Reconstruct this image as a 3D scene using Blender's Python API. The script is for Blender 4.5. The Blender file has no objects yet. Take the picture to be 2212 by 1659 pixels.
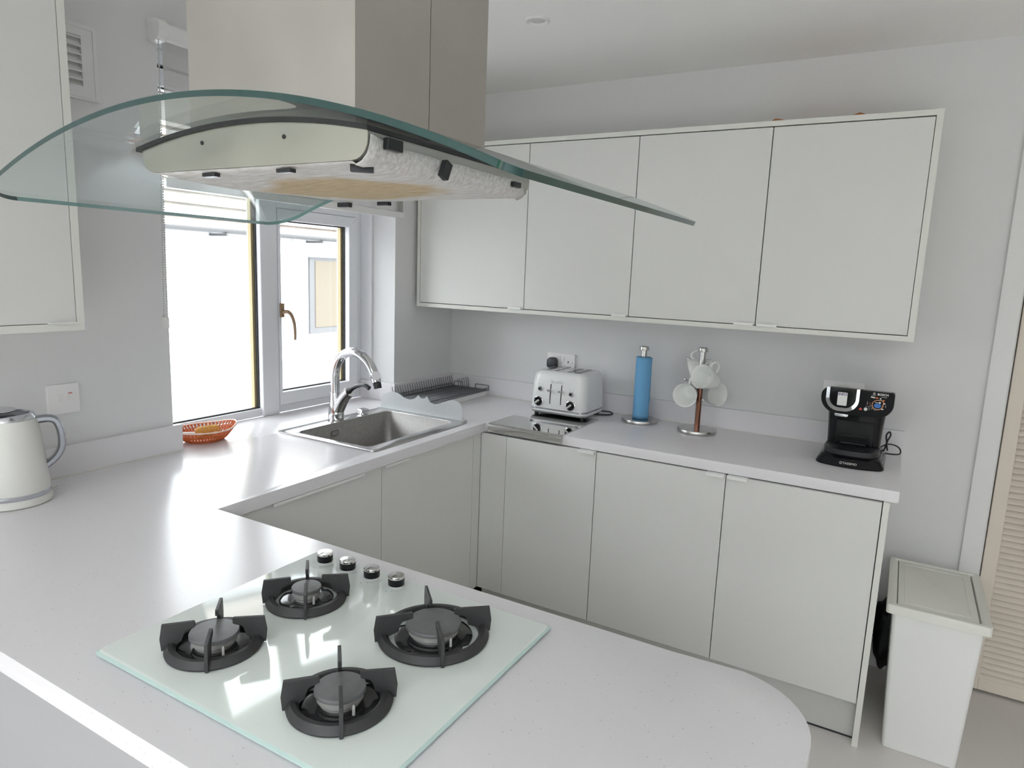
import bpy, bmesh, math, random
from mathutils import Vector, Matrix, noise

random.seed(7)
scene = bpy.context.scene
COL = scene.collection
PI = math.pi

# ---------------------------------------------------------------- camera
CAM = Vector((2.0985, -3.0024, 0.6426))
YAW, PIT, ROL, FPX = 0.518, 0.164, 0.0384, 1465.59
cy_, sy_, cp_, sp_ = math.cos(YAW), math.sin(YAW), math.cos(PIT), math.sin(PIT)
fwd = Vector((-sy_ * cp_, cy_ * cp_, -sp_))
rt = Vector((cy_, sy_, 0))
up = rt.cross(fwd)
c_, s_ = math.cos(ROL), math.sin(ROL)
r2 = rt * c_ + up * s_
u2 = -rt * s_ + up * c_
cam_d = bpy.data.cameras.new('camera')
cam = bpy.data.objects.new('camera', cam_d)
COL.objects.link(cam)
M = Matrix.Identity(4)
for i in range(3):
    M[i][0], M[i][1], M[i][2], M[i][3] = r2[i], u2[i], -fwd[i], CAM[i]
cam.matrix_world = M
cam_d.sensor_fit = 'HORIZONTAL'
cam_d.sensor_width = 36
cam_d.lens = FPX / 2212 * 36
cam_d.clip_start = 0.02
cam_d.clip_end = 300
scene.camera = cam

# ---------------------------------------------------------------- world, sun, exposure
CEIL_Z = 1.505
SKY_COL = (0.93, 0.955, 1.0)
SKY_STR = 2.5
SUN_STR = 2.6
EXPOSURE = 1.70
world = bpy.data.worlds.new('overcast_sky')
scene.world = world
world.use_nodes = True
bg = world.node_tree.nodes['Background']
bg.inputs['Color'].default_value = (*SKY_COL, 1)
bg.inputs['Strength'].default_value = SKY_STR
sun_d = bpy.data.lights.new('sun', 'SUN')
sun_d.energy = SUN_STR
sun_d.angle = math.radians(3)
sun_d.color = (1, 0.98, 0.96)
sun = bpy.data.objects.new('sun', sun_d)
COL.objects.link(sun)
sun.rotation_euler = Vector((-0.75, -0.25, -0.75)).to_track_quat('-Z', 'Y').to_euler()
vs = scene.view_settings
scene.display_settings.display_device = 'sRGB'
vs.view_transform = 'Standard'
vs.look = 'None'
vs.gamma = 1
vs.use_curve_mapping = False
vs.exposure = EXPOSURE


def portal(name, loc, direction, w, h):
    d = bpy.data.lights.new(name, 'AREA')
    d.shape = 'RECTANGLE'
    d.size, d.size_y = w, h
    d.cycles.is_portal = True
    o = bpy.data.objects.new(name, d)
    COL.objects.link(o)
    o.location = loc
    o.rotation_euler = Vector(direction).to_track_quat('-Z', 'Y').to_euler()


portal('window_sky_portal', (-0.32, -1.05, 0.66), (1, 0, 0), 1.37, 1.14)
portal('patio_sky_portal', (2.4, -9.15, 0.15), (0, 1, 0), 2.0, 2.1)
portal('added_roof_portal', (2.4, -5.8, CEIL_Z + 0.27), (0, 0, -1), 3.4, 2.8)  # sky sampling through the added rooflight
cyc = scene.cycles
cyc.max_bounces = 14
cyc.diffuse_bounces = 8
cyc.glossy_bounces = 6
cyc.transparent_max_bounces = 16
cyc.transmission_bounces = 8
cyc.caustics_reflective = False
cyc.caustics_refractive = False
cyc.sample_clamp_indirect = 6
cyc.use_denoising = True


# ---------------------------------------------------------------- materials
def srgb(r, g, b):
    f = lambda c: (c / 255 / 12.92) if c / 255 <= 0.04045 else ((c / 255 + 0.055) / 1.055) ** 2.4
    return (f(r), f(g), f(b), 1)


MATS = {}


def mat(name, col, rough=0.5, metal=0.0, spec=0.5, noise_amt=0.0, noise_scale=20, bump=0.0, bump_scale=80, coat=0.0,
        trans=0.0, sheen=0.0):
    m = bpy.data.materials.new(name)
    m.use_nodes = True
    nt = m.node_tree
    b = nt.nodes['Principled BSDF']
    if len(col) == 3:
        col = (*col, 1)
    b.inputs['Base Color'].default_value = col
    b.inputs['Roughness'].default_value = rough
    b.inputs['Metallic'].default_value = metal
    b.inputs['Specular IOR Level'].default_value = spec
    b.inputs['Coat Weight'].default_value = coat
    b.inputs['Transmission Weight'].default_value = trans
    tc = nt.nodes.new('ShaderNodeTexCoord')
    if noise_amt:
        n = nt.nodes.new('ShaderNodeTexNoise')
        n.inputs['Scale'].default_value = noise_scale
        n.inputs['Detail'].default_value = 4
        nt.links.new(tc.outputs['Object'], n.inputs['Vector'])
        mx = nt.nodes.new('ShaderNodeMix')
        mx.data_type = 'RGBA'
        mx.inputs[6].default_value = tuple(c * (1 - noise_amt) for c in col[:3]) + (1,)
        mx.inputs[7].default_value = tuple(min(1, c * (1 + noise_amt)) for c in col[:3]) + (1,)
        nt.links.new(n.outputs['Fac'], mx.inputs[0])
        nt.links.new(mx.outputs[2], b.inputs['Base Color'])
    if bump:
        n2 = nt.nodes.new('ShaderNodeTexNoise')
        n2.inputs['Scale'].default_value = bump_scale
        n2.inputs['Detail'].default_value = 3
        nt.links.new(tc.outputs['Object'], n2.inputs['Vector'])
        bp = nt.nodes.new('ShaderNodeBump')
        bp.inputs['Strength'].default_value = bump
        bp.inputs['Distance'].default_value = 0.002
        nt.links.new(n2.outputs['Fac'], bp.inputs['Height'])
        nt.links.new(bp.outputs['Normal'], b.inputs['Normal'])
    MATS[name] = m
    return m


def thin_glass(name, tint, ior=1.5, extra_rough=0.0):
    m = bpy.data.materials.new(name)
    m.use_nodes = True
    nt = m.node_tree
    nt.nodes.clear()
    out = nt.nodes.new('ShaderNodeOutputMaterial')
    tr = nt.nodes.new('ShaderNodeBsdfTransparent')
    tr.inputs['Color'].default_value = (*tint, 1)
    gl = nt.nodes.new('ShaderNodeBsdfGlossy')
    gl.inputs['Roughness'].default_value = extra_rough
    # Schlick reflectance, the same from either side of a thin pane
    lw = nt.nodes.new('ShaderNodeLayerWeight')
    lw.inputs['Blend'].default_value = 0.5
    pw = nt.nodes.new('ShaderNodeMath')
    pw.operation = 'POWER'
    pw.inputs[1].default_value = 5
    nt.links.new(lw.outputs['Facing'], pw.inputs[0])
    fr = nt.nodes.new('ShaderNodeMath')
    fr.operation = 'MULTIPLY_ADD'
    r0 = ((ior - 1) / (ior + 1)) ** 2
    fr.inputs[1].default_value = 1 - r0
    fr.inputs[2].default_value = r0
    nt.links.new(pw.outputs[0], fr.inputs[0])
    mx = nt.nodes.new('ShaderNodeMixShader')
    nt.links.new(fr.outputs[0], mx.inputs[0])
    nt.links.new(tr.outputs[0], mx.inputs[1])
    nt.links.new(gl.outputs[0], mx.inputs[2])
    nt.links.new(mx.outputs[0], out.inputs['Surface'])
    MATS[name] = m
    return m


wall_m = mat('wall_paint', (0.71, 0.707, 0.716), 0.8, noise_amt=0.01, noise_scale=3, bump=0.05, bump_scale=250)
ceil_m = mat('ceiling_paint', (0.88, 0.875, 0.86), 0.85)
cab_m = mat('cabinet_white', (0.69, 0.69, 0.67), 0.38, spec=0.4)
carc_m = mat('carcass_white', (0.71, 0.715, 0.67), 0.45)
gap_m = mat('cabinet_interior', (0.20, 0.20, 0.18), 0.7)
upvc_m = mat('white_upvc', (0.80, 0.81, 0.84), 0.3)
white_m = mat('white_plastic', (0.80, 0.80, 0.79), 0.3)
cream_m = mat('cream_plastic', (0.74, 0.74, 0.69), 0.42)
black_m = mat('black_plastic', (0.014, 0.014, 0.017), 0.32)
headblack_m = mat('head_black', (0.006, 0.006, 0.008), 0.40, spec=0.14)
gloss_black_m = mat('gloss_black', (0.006, 0.006, 0.008), 0.10, spec=0.3)
rubber_m = mat('black_rubber', (0.02, 0.02, 0.022), 0.6)
chrome_m = mat('chrome', (0.68, 0.69, 0.71), 0.06, 1.0)
satin_m = mat('satin_steel', (0.56, 0.55, 0.54), 0.25, 1.0)
plate_m = mat('mirror_steel', (0.66, 0.655, 0.64), 0.035, 1.0)
sink_m = mat('sink_steel', (0.36, 0.345, 0.335), 0.5, 0.7, noise_amt=0.2, noise_scale=90)
gold_m = mat('spacer_bar_gold', (0.50, 0.41, 0.23), 0.4, 0.2)
bronze_m = mat('bronze_metal', (0.38, 0.27, 0.18), 0.3, 1.0)
copper_m = mat('copper_metal', (0.24, 0.115, 0.08), 0.25, 1.0)
iron_m = mat('cast_iron', (0.034, 0.033, 0.035), 0.5, noise_amt=0.25, noise_scale=60, bump=0.15, bump_scale=400)
enamel_m = mat('black_enamel', (0.02, 0.02, 0.022), 0.12)
cap_m = mat('burner_cap_grey', (0.13, 0.13, 0.135), 0.42, noise_amt=0.25, noise_scale=60)
alu_m = mat('aluminium', (0.62, 0.61, 0.59), 0.4, 0.55)
mug_m = mat('white_china', (0.86, 0.87, 0.855), 0.14, coat=0.2)
toast_m = mat('toaster_white', (0.80, 0.81, 0.81), 0.22, coat=0.3)
kettle_m = mat('kettle_white', (0.72, 0.715, 0.68), 0.34, noise_amt=0.02, noise_scale=400)
blue_m = mat('blue_paper', srgb(112, 170, 214), 0.85, bump=0.35, bump_scale=220, noise_amt=0.05, noise_scale=60)
orange_m = mat('orange_wicker', srgb(200, 106, 54), 0.5, noise_amt=0.15, noise_scale=60)
rim_m = mat('cream_wicker', srgb(232, 205, 190), 0.45)
sponge_m = mat('sponge_bristle', srgb(214, 158, 84), 0.9, noise_amt=0.4, noise_scale=160, bump=0.9, bump_scale=500)
louvre_m = mat('louvre_cream', (0.70, 0.63, 0.55), 0.5)
trimw_m = mat('trim_white', (0.74, 0.74, 0.74), 0.4)
bag_m = mat('black_bag', (0.012, 0.012, 0.014), 0.45)
card_m = mat('brown_card', srgb(176, 118, 84), 0.8)
print_m = mat('grey_print', (0.33, 0.36, 0.36), 0.5)
wprint_m = mat('white_print', (0.75, 0.75, 0.75), 0.4)
oprint_m = mat('orange_print', srgb(222, 120, 60), 0.4)
bprint_m = mat('blue_print', srgb(52, 116, 196), 0.35)
pprint_m = mat('purple_print', srgb(88, 50, 130), 0.4)
rprint_m = mat('red_print', srgb(205, 70, 70), 0.4)
gprint_m = mat('copper_print', srgb(222, 165, 125), 0.3)
lens_m = mat('frosted_lens', (0.62, 0.62, 0.62), 0.4)
cloth_end_m = mat('socket_white', (0.84, 0.825, 0.835), 0.3)
silicone_m = mat('sealant', (0.72, 0.70, 0.66), 0.5)
board_m = mat('base_panel_grey', (0.56, 0.56, 0.545), 0.45)
wire_m = mat('coated_wire', (0.10, 0.105, 0.115), 0.4)
pane_m = thin_glass('window_glass', (0.96, 0.98, 0.97))
hoodglass_m = thin_glass('canopy_glass', (0.93, 0.972, 0.968), 1.55)
roof_m = mat('roof_tiles', (0.55, 0.50, 0.48), 0.9, noise_amt=0.3, noise_scale=4)
render_m = mat('white_render', (0.66, 0.68, 0.71), 0.9)
lawn_m = mat('lawn_grass', (0.15, 0.18, 0.07), 0.95, noise_amt=0.3, noise_scale=1.5)
hedge_m = mat('hedge_leaf', (0.10, 0.17, 0.05), 0.9, noise_amt=0.5, noise_scale=3)
glasscloth = None


def make_worktop():
    m = mat('white_quartz', (0.735, 0.717, 0.742), 0.2, spec=0.45)
    nt = m.node_tree
    b = nt.nodes['Principled BSDF']
    tc = nt.nodes['Texture Coordinate']
    cols = None
    prev = (0.735, 0.717, 0.742, 1)
    v = nt.nodes.new('ShaderNodeTexVoronoi')
    v.inputs['Scale'].default_value = 120
    nt.links.new(tc.outputs['Object'], v.inputs['Vector'])
    r = nt.nodes.new('ShaderNodeValToRGB')
    r.color_ramp.elements[0].position = 0.10
    r.color_ramp.elements[0].color = (1, 1, 1, 1)
    r.color_ramp.elements[1].position = 0.17
    r.color_ramp.elements[1].color = (0, 0, 0, 1)
    nt.links.new(v.outputs['Distance'], r.inputs[0])
    sep = nt.nodes.new('ShaderNodeSeparateColor')
    nt.links.new(v.outputs['Color'], sep.inputs[0])
    gt = nt.nodes.new('ShaderNodeMath')
    gt.operation = 'GREATER_THAN'
    gt.inputs[1].default_value = 0.80
    nt.links.new(sep.outputs[0], gt.inputs[0])
    mu = nt.nodes.new('ShaderNodeMath')
    mu.operation = 'MULTIPLY'
    nt.links.new(r.outputs[0], mu.inputs[0])
    nt.links.new(gt.outputs[0], mu.inputs[1])
    mx = nt.nodes.new('ShaderNodeMix')
    mx.data_type = 'RGBA'
    mx.inputs[6].default_value = prev
    mx.inputs[7].default_value = (0.50, 0.49, 0.52, 1)
    nt.links.new(mu.outputs[0], mx.inputs[0])
    nt.links.new(mx.outputs[2], b.inputs['Base Color'])
    # fine wiping scratches: roughness and faint bump
    n = nt.nodes.new('ShaderNodeTexNoise')
    n.inputs['Scale'].default_value = 22
    n.inputs['Detail'].default_value = 10
    n.inputs['Roughness'].default_value = 0.7
    nt.links.new(tc.outputs['Object'], n.inputs['Vector'])
    mr = nt.nodes.new('ShaderNodeMapRange')
    mr.inputs['To Min'].default_value = 0.18
    mr.inputs['To Max'].default_value = 0.27
    nt.links.new(n.outputs['Fac'], mr.inputs['Value'])
    nt.links.new(mr.outputs[0], b.inputs['Roughness'])
    bp = nt.nodes.new('ShaderNodeBump')
    bp.inputs['Strength'].default_value = 0.03
    bp.inputs['Distance'].default_value = 0.0006
    nt.links.new(n.outputs['Fac'], bp.inputs['Height'])
    nt.links.new(bp.outputs['Normal'], b.inputs['Normal'])
    return m


def make_steel(name, col, rough, aniso_scale, smear=0.12):
    m = mat(name, col, rough, 1.0)
    nt = m.node_tree
    b = nt.nodes['Principled BSDF']
    tc = nt.nodes['Texture Coordinate']
    mp = nt.nodes.new('ShaderNodeMapping')
    mp.inputs['Scale'].default_value = aniso_scale
    nt.links.new(tc.outputs['Object'], mp.inputs['Vector'])
    n = nt.nodes.new('ShaderNodeTexNoise')
    n.inputs['Scale'].default_value = 1
    n.inputs['Detail'].default_value = 5
    nt.links.new(mp.outputs[0], n.inputs['Vector'])
    n3 = nt.nodes.new('ShaderNodeTexNoise')
    n3.inputs['Scale'].default_value = 9
    n3.inputs['Detail'].default_value = 5
    nt.links.new(tc.outputs['Object'], n3.inputs['Vector'])
    mr = nt.nodes.new('ShaderNodeMapRange')
    mr.inputs['From Min'].default_value = 0.3
    mr.inputs['From Max'].default_value = 0.7
    mr.inputs['To Min'].default_value = rough - smear
    mr.inputs['To Max'].default_value = rough + smear
    cm_ = nt.nodes.new('ShaderNodeMix')
    cm_.data_type = 'RGBA'
    cm_.inputs[6].default_value = tuple(c * 0.90 for c in col) + (1,)
    cm_.inputs[7].default_value = tuple(min(1, c * 1.10) for c in col) + (1,)
    nt.links.new(mr.outputs[0], b.inputs['Roughness'])
    nt.links.new(n3.outputs['Fac'], cm_.inputs[0])
    nt.links.new(cm_.outputs[2], b.inputs['Base Color'])
    nt.links.new(n3.outputs['Fac'], mr.inputs['Value'])
    nt.links.new(mr.outputs[0], b.inputs['Roughness'])
    bp = nt.nodes.new('ShaderNodeBump')
    bp.inputs['Strength'].default_value = 0.05
    bp.inputs['Distance'].default_value = 0.0008
    nt.links.new(n.outputs['Fac'], bp.inputs['Height'])
    nt.links.new(bp.outputs['Normal'], b.inputs['Normal'])
    return m


quartz_m = make_worktop()
steel_m = make_steel('brushed_steel', (0.49, 0.475, 0.44), 0.36, (4, 4, 300), 0.05)
hood_m = make_steel('hood_steel', (0.50, 0.497, 0.43), 0.34, (300, 4, 4), 0.06)


def make_hob_glass():
    m = mat('white_hob_glass', (0.78, 0.83, 0.805), 0.07, spec=0.32)
    return m


hobglass_m = make_hob_glass()
hobedge_m = mat('hob_glass_edge', (0.52, 0.66, 0.63), 0.08)
canopyedge_m = mat('canopy_glass_edge', (0.006, 0.05, 0.045), 0.08, coat=0.5)


def make_filter():
    m = mat('grease_filter_cloth', (0.66, 0.655, 0.66), 0.95, bump=0.5, bump_scale=300)
    nt = m.node_tree
    b = nt.nodes['Principled BSDF']
    tc = nt.nodes['Texture Coordinate']
    # soaked grease stain in the middle of the cloth (object space, stays with the cloth)
    mp = nt.nodes.new('ShaderNodeMapping')
    mp.inputs['Location'].default_value = (-0.1, 0.0, 0)
    mp.inputs['Scale'].default_value = (8.2, 10.5, 0)
    nt.links.new(tc.outputs['Object'], mp.inputs['Vector'])
    ln = nt.nodes.new('ShaderNodeVectorMath')
    ln.operation = 'LENGTH'
    nt.links.new(mp.outputs[0], ln.inputs[0])
    n = nt.nodes.new('ShaderNodeTexNoise')
    n.inputs['Scale'].default_value = 11
    n.inputs['Detail'].default_value = 5
    nt.links.new(tc.outputs['Object'], n.inputs['Vector'])
    ad = nt.nodes.new('ShaderNodeMath')
    ad.operation = 'MULTIPLY_ADD'
    ad.inputs[1].default_value = 0.7
    nt.links.new(n.outputs['Fac'], ad.inputs[0])
    nt.links.new(ln.outputs['Value'], ad.inputs[2])
    r = nt.nodes.new('ShaderNodeValToRGB')
    r.color_ramp.elements[0].position = 0.55
    r.color_ramp.elements[0].color = (0.56, 0.45, 0.30, 1)
    r.color_ramp.elements[1].position = 1.0
    r.color_ramp.elements[1].color = (0.66, 0.655, 0.66, 1)
    e = r.color_ramp.elements.new(0.82)
    e.color = (0.55, 0.44, 0.29, 1)
    sc = nt.nodes.new('ShaderNodeMath')
    sc.operation = 'MULTIPLY'
    sc.inputs[1].default_value = 0.62
    nt.links.new(ad.outputs[0], sc.inputs[0])
    nt.links.new(sc.outputs[0], r.inputs[0])
    # matted fibres
    mp2 = nt.nodes.new('ShaderNodeMapping')
    mp2.inputs['Scale'].default_value = (40, 200, 200)
    nt.links.new(tc.outputs['Object'], mp2.inputs['Vector'])
    nf = nt.nodes.new('ShaderNodeTexNoise')
    nf.inputs['Scale'].default_value = 1
    nf.inputs['Detail'].default_value = 5
    nt.links.new(mp2.outputs[0], nf.inputs['Vector'])
    fr = nt.nodes.new('ShaderNodeValToRGB')
    fr.color_ramp.elements[0].position = 0.3
    fr.color_ramp.elements[0].color = (0.66, 0.62, 0.56, 1)
    fr.color_ramp.elements[1].position = 0.7
    fr.color_ramp.elements[1].color = (1, 1, 1, 1)
    nt.links.new(nf.outputs['Fac'], fr.inputs[0])
    ml = nt.nodes.new('ShaderNodeMix')
    ml.data_type = 'RGBA'
    ml.blend_type = 'MULTIPLY'
    ml.inputs[0].default_value = 0.85
    nt.links.new(r.outputs[0], ml.inputs[6])
    nt.links.new(fr.outputs[0], ml.inputs[7])
    nt.links.new(ml.outputs[2], b.inputs['Base Color'])
    return m


filter_m = make_filter()


def make_blind():
    m = bpy.data.materials.new('screen_blind_fabric')
    m.use_nodes = True
    nt = m.node_tree
    nt.nodes.clear()
    out = nt.nodes.new('ShaderNodeOutputMaterial')
    tr = nt.nodes.new('ShaderNodeBsdfTransparent')
    tr.inputs['Color'].default_value = (0.9, 0.9, 0.9, 1)
    di = nt.nodes.new('ShaderNodeBsdfDiffuse')
    di.inputs['Color'].default_value = (0.78, 0.76, 0.74, 1)
    tl = nt.nodes.new('ShaderNodeBsdfTranslucent')
    tl.inputs['Color'].default_value = (0.35, 0.34, 0.33, 1)
    m1 = nt.nodes.new('ShaderNodeMixShader')
    m1.inputs[0].default_value = 0.5
    nt.links.new(di.outputs[0], m1.inputs[1])
    nt.links.new(tl.outputs[0], m1.inputs[2])
    m2 = nt.nodes.new('ShaderNodeMixShader')
    m2.inputs[0].default_value = 0.50
    nt.links.new(tr.outputs[0], m2.inputs[1])
    nt.links.new(m1.outputs[0], m2.inputs[2])
    nt.links.new(m2.outputs[0], out.inputs['Surface'])
    return m


blind_m = make_blind()


def make_guard():
    m = mat('frosted_acrylic', (0.78, 0.80, 0.82), 0.35, trans=0.25)
    return m


guard_m = make_guard()


def make_floor():
    m = mat('pale_vinyl_floor', (0.68, 0.645, 0.62), 0.45, noise_amt=0.06, noise_scale=2.0)
    return m


floor_m = make_floor()


# ---------------------------------------------------------------- mesh helpers
def box(bm, x0, x1, y0, y1, z0, z1, bev=0.0, seg=2):
    vs_ = [bm.verts.new((x, y, z)) for x in (x0, x1) for y in (y0, y1) for z in (z0, z1)]
    F = [(0, 1, 3, 2), (4, 6, 7, 5), (0, 4, 5, 1), (2, 3, 7, 6), (0, 2, 6, 4), (1, 5, 7, 3)]
    fs = [bm.faces.new([vs_[i] for i in f]) for f in F]
    if bev:
        es = list({e for f in fs for e in f.edges})
        bmesh.ops.bevel(bm, geom=es, offset=bev, segments=seg, profile=0.5, affect='EDGES')
    return vs_


def BX(*a, **k):
    bm = bmesh.new()
    box(bm, *a, **k)
    return bm


def loft(bm, loops, cap0=True, cap1=True, closed=True):
    rings = [[bm.verts.new(p) for p in L] for L in loops]
    n = len(rings[0])
    for a, b in zip(rings, rings[1:]):
        for i in range(n if closed else n - 1):
            j = (i + 1) % n
            bm.faces.new((a[i], a[j], b[j], b[i]))
    if closed and cap0:
        bm.faces.new(list(reversed(rings[0])))
    if closed and cap1:
        bm.faces.new(rings[-1])
    return rings


def lathe(bm, prof, n=32, c=(0, 0, 0), cap0=True, cap1=True, axis=None):
    """prof: list of (r, z).  axis: optional Matrix applied after."""
    loops = []
    for r, z in prof:
        L = []
        for i in range(n):
            t = 2 * PI * i / n
            p = Vector((r * math.cos(t), r * math.sin(t), z))
            if axis is not None:
                p = axis @ p
            L.append(p + Vector(c))
        loops.append(L)
    loft(bm, loops, cap0, cap1)


def LA(prof, n=32, c=(0, 0, 0), **k):
    bm = bmesh.new()
    lathe(bm, prof, n, c, **k)
    return bm


def frame_axes(d):
    d = Vector(d).normalized()
    a = Vector((0, 0, 1)) if abs(d.z) < 0.95 else Vector((1, 0, 0))
    x = d.cross(a).normalized()
    y = d.cross(x).normalized()
    return x, y, d


def tube(bm, pts, r, n=10, caps=True, closed=False):
    pts = [Vector(p) for p in pts]
    N = len(pts)
    rr = r if isinstance(r, (list, tuple)) else [r] * N
    loops = []
    px = None
    for i, p in enumerate(pts):
        if closed:
            t = pts[(i + 1) % N] - pts[i - 1]
        else:
            t = pts[min(i + 1, N - 1)] - pts[max(i - 1, 0)]
        t.normalize()
        if px is None:
            x, y, _ = frame_axes(t)
        else:
            x = (px - t * px.dot(t)).normalized()
            y = t.cross(x)
        px = x
        loops.append([p + (x * math.cos(2 * PI * k / n) + y * math.sin(2 * PI * k / n)) * rr[i] for k in range(n)])
    if closed:
        loops.append(loops[0])
        rings = [[bm.verts.new(q) for q in L] for L in loops[:-1]]
        rings.append(rings[0])
        for a, b in zip(rings, rings[1:]):
            for k in range(n):
                j = (k + 1) % n
                bm.faces.new((a[k], a[j], b[j], b[k]))
    else:
        loft(bm, loops, caps, caps)


def TU(pts, r, n=10, **k):
    bm = bmesh.new()
    tube(bm, pts, r, n, **k)
    return bm


def smooth_path(pts, sub=8):
    P_ = [Vector(p) for p in pts]
    out = []
    for i in range(len(P_) - 1):
        p0, p1, p2, p3 = P_[max(i - 1, 0)], P_[i], P_[i + 1], P_[min(i + 2, len(P_) - 1)]
        for k in range(sub):
            t = k / sub
            out.append(0.5 * ((2 * p1) + (p2 - p0) * t + (2 * p0 - 5 * p1 + 4 * p2 - p3) * t * t + (-p0 + 3 * p1 - 3 * p2 + p3) * t ** 3))
    out.append(P_[-1])
    return out


def prism(bm, poly, mapf, d0, d1, bev=0.0):
    """poly: list of (u,v); mapf(u,v,d)->xyz"""
    a = [bm.verts.new(mapf(u, v, d0)) for u, v in poly]
    b = [bm.verts.new(mapf(u, v, d1)) for u, v in poly]
    n = len(poly)
    fs = [bm.faces.new(list(reversed(a))), bm.faces.new(b)]
    for i in range(n):
        j = (i + 1) % n
        fs.append(bm.faces.new((a[i], a[j], b[j], b[i])))
    if bev:
        es = list(set(list(fs[0].edges) + list(fs[1].edges)))
        bmesh.ops.bevel(bm, geom=es, offset=bev, segments=2, profile=0.5, affect='EDGES')


def PR(*a, **k):
    bm = bmesh.new()
    prism(bm, *a, **k)
    return bm


def rrect(u0, u1, v0, v1, r, n=5):
    if not isinstance(r, (list, tuple)):
        r = [r] * 4
    pts = []
    for (cx, cy, a0), q in zip(((u1, v1, 0), (u0, v1, 90), (u0, v0, 180), (u1, v0, 270)), r):
        sx = -1 if cx == u1 else 1
        sy = -1 if cy == v1 else 1
        if q <= 1e-6:
            pts.append((cx, cy))
            continue
        for k in range(n + 1):
            t = math.radians(a0 + 90 * k / n)
            pts.append((cx + sx * q + q * math.cos(t), cy + sy * q + q * math.sin(t)))
    return pts


XYD = lambda u, v, d: (u, v, d)      # plan polygon, depth along z
XZD = lambda u, v, d: (u, d, v)      # front elevation on a wall facing -y
YZD = lambda u, v, d: (d, u, v)      # elevation on a wall facing +x


def fill_holes(outer, holes, z0, z1):
    """plate with holes, extruded from z1 (top) down to z0"""
    bm = bmesh.new()
    edges = []
    for L in [outer] + holes:
        v = [bm.verts.new((x, y, z1)) for x, y in L]
        for i in range(len(v)):
            edges.append(bm.edges.new((v[i], v[(i + 1) % len(v)])))
    bmesh.ops.triangle_fill(bm, use_beauty=True, use_dissolve=False, edges=edges)
    r = bmesh.ops.extrude_face_region(bm, geom=list(bm.faces))
    vv = [g for g in r['geom'] if isinstance(g, bmesh.types.BMVert)]
    bmesh.ops.translate(bm, verts=vv, vec=(0, 0, z0 - z1))
    bmesh.ops.recalc_face_normals(bm, faces=bm.faces)
    return bm


def mk(name, bm, m, parent=None, origin=None, smooth=False):
    """links a bmesh as one object; origin = world point subtracted from the vertices"""
    bmesh.ops.recalc_face_normals(bm, faces=bm.faces)
    if origin is not None:
        bmesh.ops.translate(bm, verts=bm.verts, vec=-Vector(origin))
    me = bpy.data.meshes.new(name)
    bm.to_mesh(me)
    bm.free()
    for x in (m if isinstance(m, (list, tuple)) else [m]):
        me.materials.append(x)
    if smooth:
        for p in me.polygons:
            p.use_smooth = True
        try:
            me.set_sharp_from_angle(angle=math.radians(smooth if smooth is not True else 40))
        except Exception:
            pass
    o = bpy.data.objects.new(name, me)
    COL.objects.link(o)
    if parent is not None:
        o.parent = parent
    return o


class Thing:
    def __init__(self, name, label, cat, loc, group=None, kind=None, rz=0.0, local=False):
        o = bpy.data.objects.new(name, None)
        o.empty_display_size = 0.05
        COL.objects.link(o)
        o.location = loc
        o.rotation_euler = (0, 0, rz)
        if label:
            o['label'] = label
        if cat:
            o['category'] = cat
        if group:
            o['group'] = group
        if kind:
            o['kind'] = kind
        self.o = o
        self.loc = Vector(loc)
        self.local = local

    def part(self, name, bm, m, smooth=False, parent=None, label=None, kind=None):
        o = mk(name, bm, m, parent or self.o, None if self.local else self.loc, smooth)
        if label:
            o['label'] = label
        if kind:
            o['kind'] = kind
        return o


def single(name, bm, m, label, cat, origin, smooth=False, group=None):
    o = mk(name, bm, m, None, origin, smooth)
    o.location = origin
    o['label'] = label
    o['category'] = cat
    if group:
        o['group'] = group
    return o


def struct(name, bm, m, smooth=False):
    o = mk(name, bm, m, None, None, smooth)
    o['kind'] = 'structure'
    return o


def text_bm(s, size, mapf, depth=0.0004, align='CENTER', shear=0.0, bold=0.0, sx=1.0):
    cu = bpy.data.curves.new('lettering', 'FONT')
    cu.body = s
    cu.size = size
    cu.align_x = align
    cu.align_y = 'CENTER'
    cu.extrude = depth
    cu.shear = shear
    cu.offset = bold
    cu.resolution_u = 3
    ob = bpy.data.objects.new('lettering', cu)
    me = bpy.data.meshes.new_from_object(ob)
    bm = bmesh.new()
    bm.from_mesh(me)
    bpy.data.objects.remove(ob)
    bpy.data.curves.remove(cu)
    bpy.data.meshes.remove(me)
    for v in bm.verts:
        v.co = Vector(mapf(v.co.x * sx, v.co.y, v.co.z))
    return bm


FLOOR, CEIL = -0.90, 1.505

# ================================================================ SETTING
struct('floor', BX(-0.3, 4.9, -9.3, 0.9, FLOOR - 0.1, FLOOR), floor_m)
RX_0, RX_1, RY_0, RY_1 = 0.7, 4.1, -7.2, -4.4     # unseen rooflight, added behind the camera to light the room
bm = bmesh.new()
box(bm, -0.3, 4.9, RY_1, 0.9, CEIL, CEIL + 0.2)
box(bm, -0.3, 4.9, -9.3, RY_0, CEIL, CEIL + 0.2)
box(bm, -0.3, RX_0, RY_0, RY_1, CEIL, CEIL + 0.2)
box(bm, RX_1, 4.9, RY_0, RY_1, CEIL, CEIL + 0.2)
struct('ceiling', bm, ceil_m)
rl = Thing('added_rooflight', None, None, ((RX_0 + RX_1) / 2, (RY_0 + RY_1) / 2, CEIL + 0.2), kind='structure')
bm = bmesh.new()
for a, b in ((RX_0 - 0.05, RX_0 + 0.03), (RX_1 - 0.03, RX_1 + 0.05), (2.37, 2.43)):
    box(bm, a, b, RY_0 - 0.05, RY_1 + 0.05, CEIL + 0.2, CEIL + 0.26)
box(bm, RX_0, RX_1, RY_0 - 0.05, RY_0 + 0.03, CEIL + 0.201, CEIL + 0.259)
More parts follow.
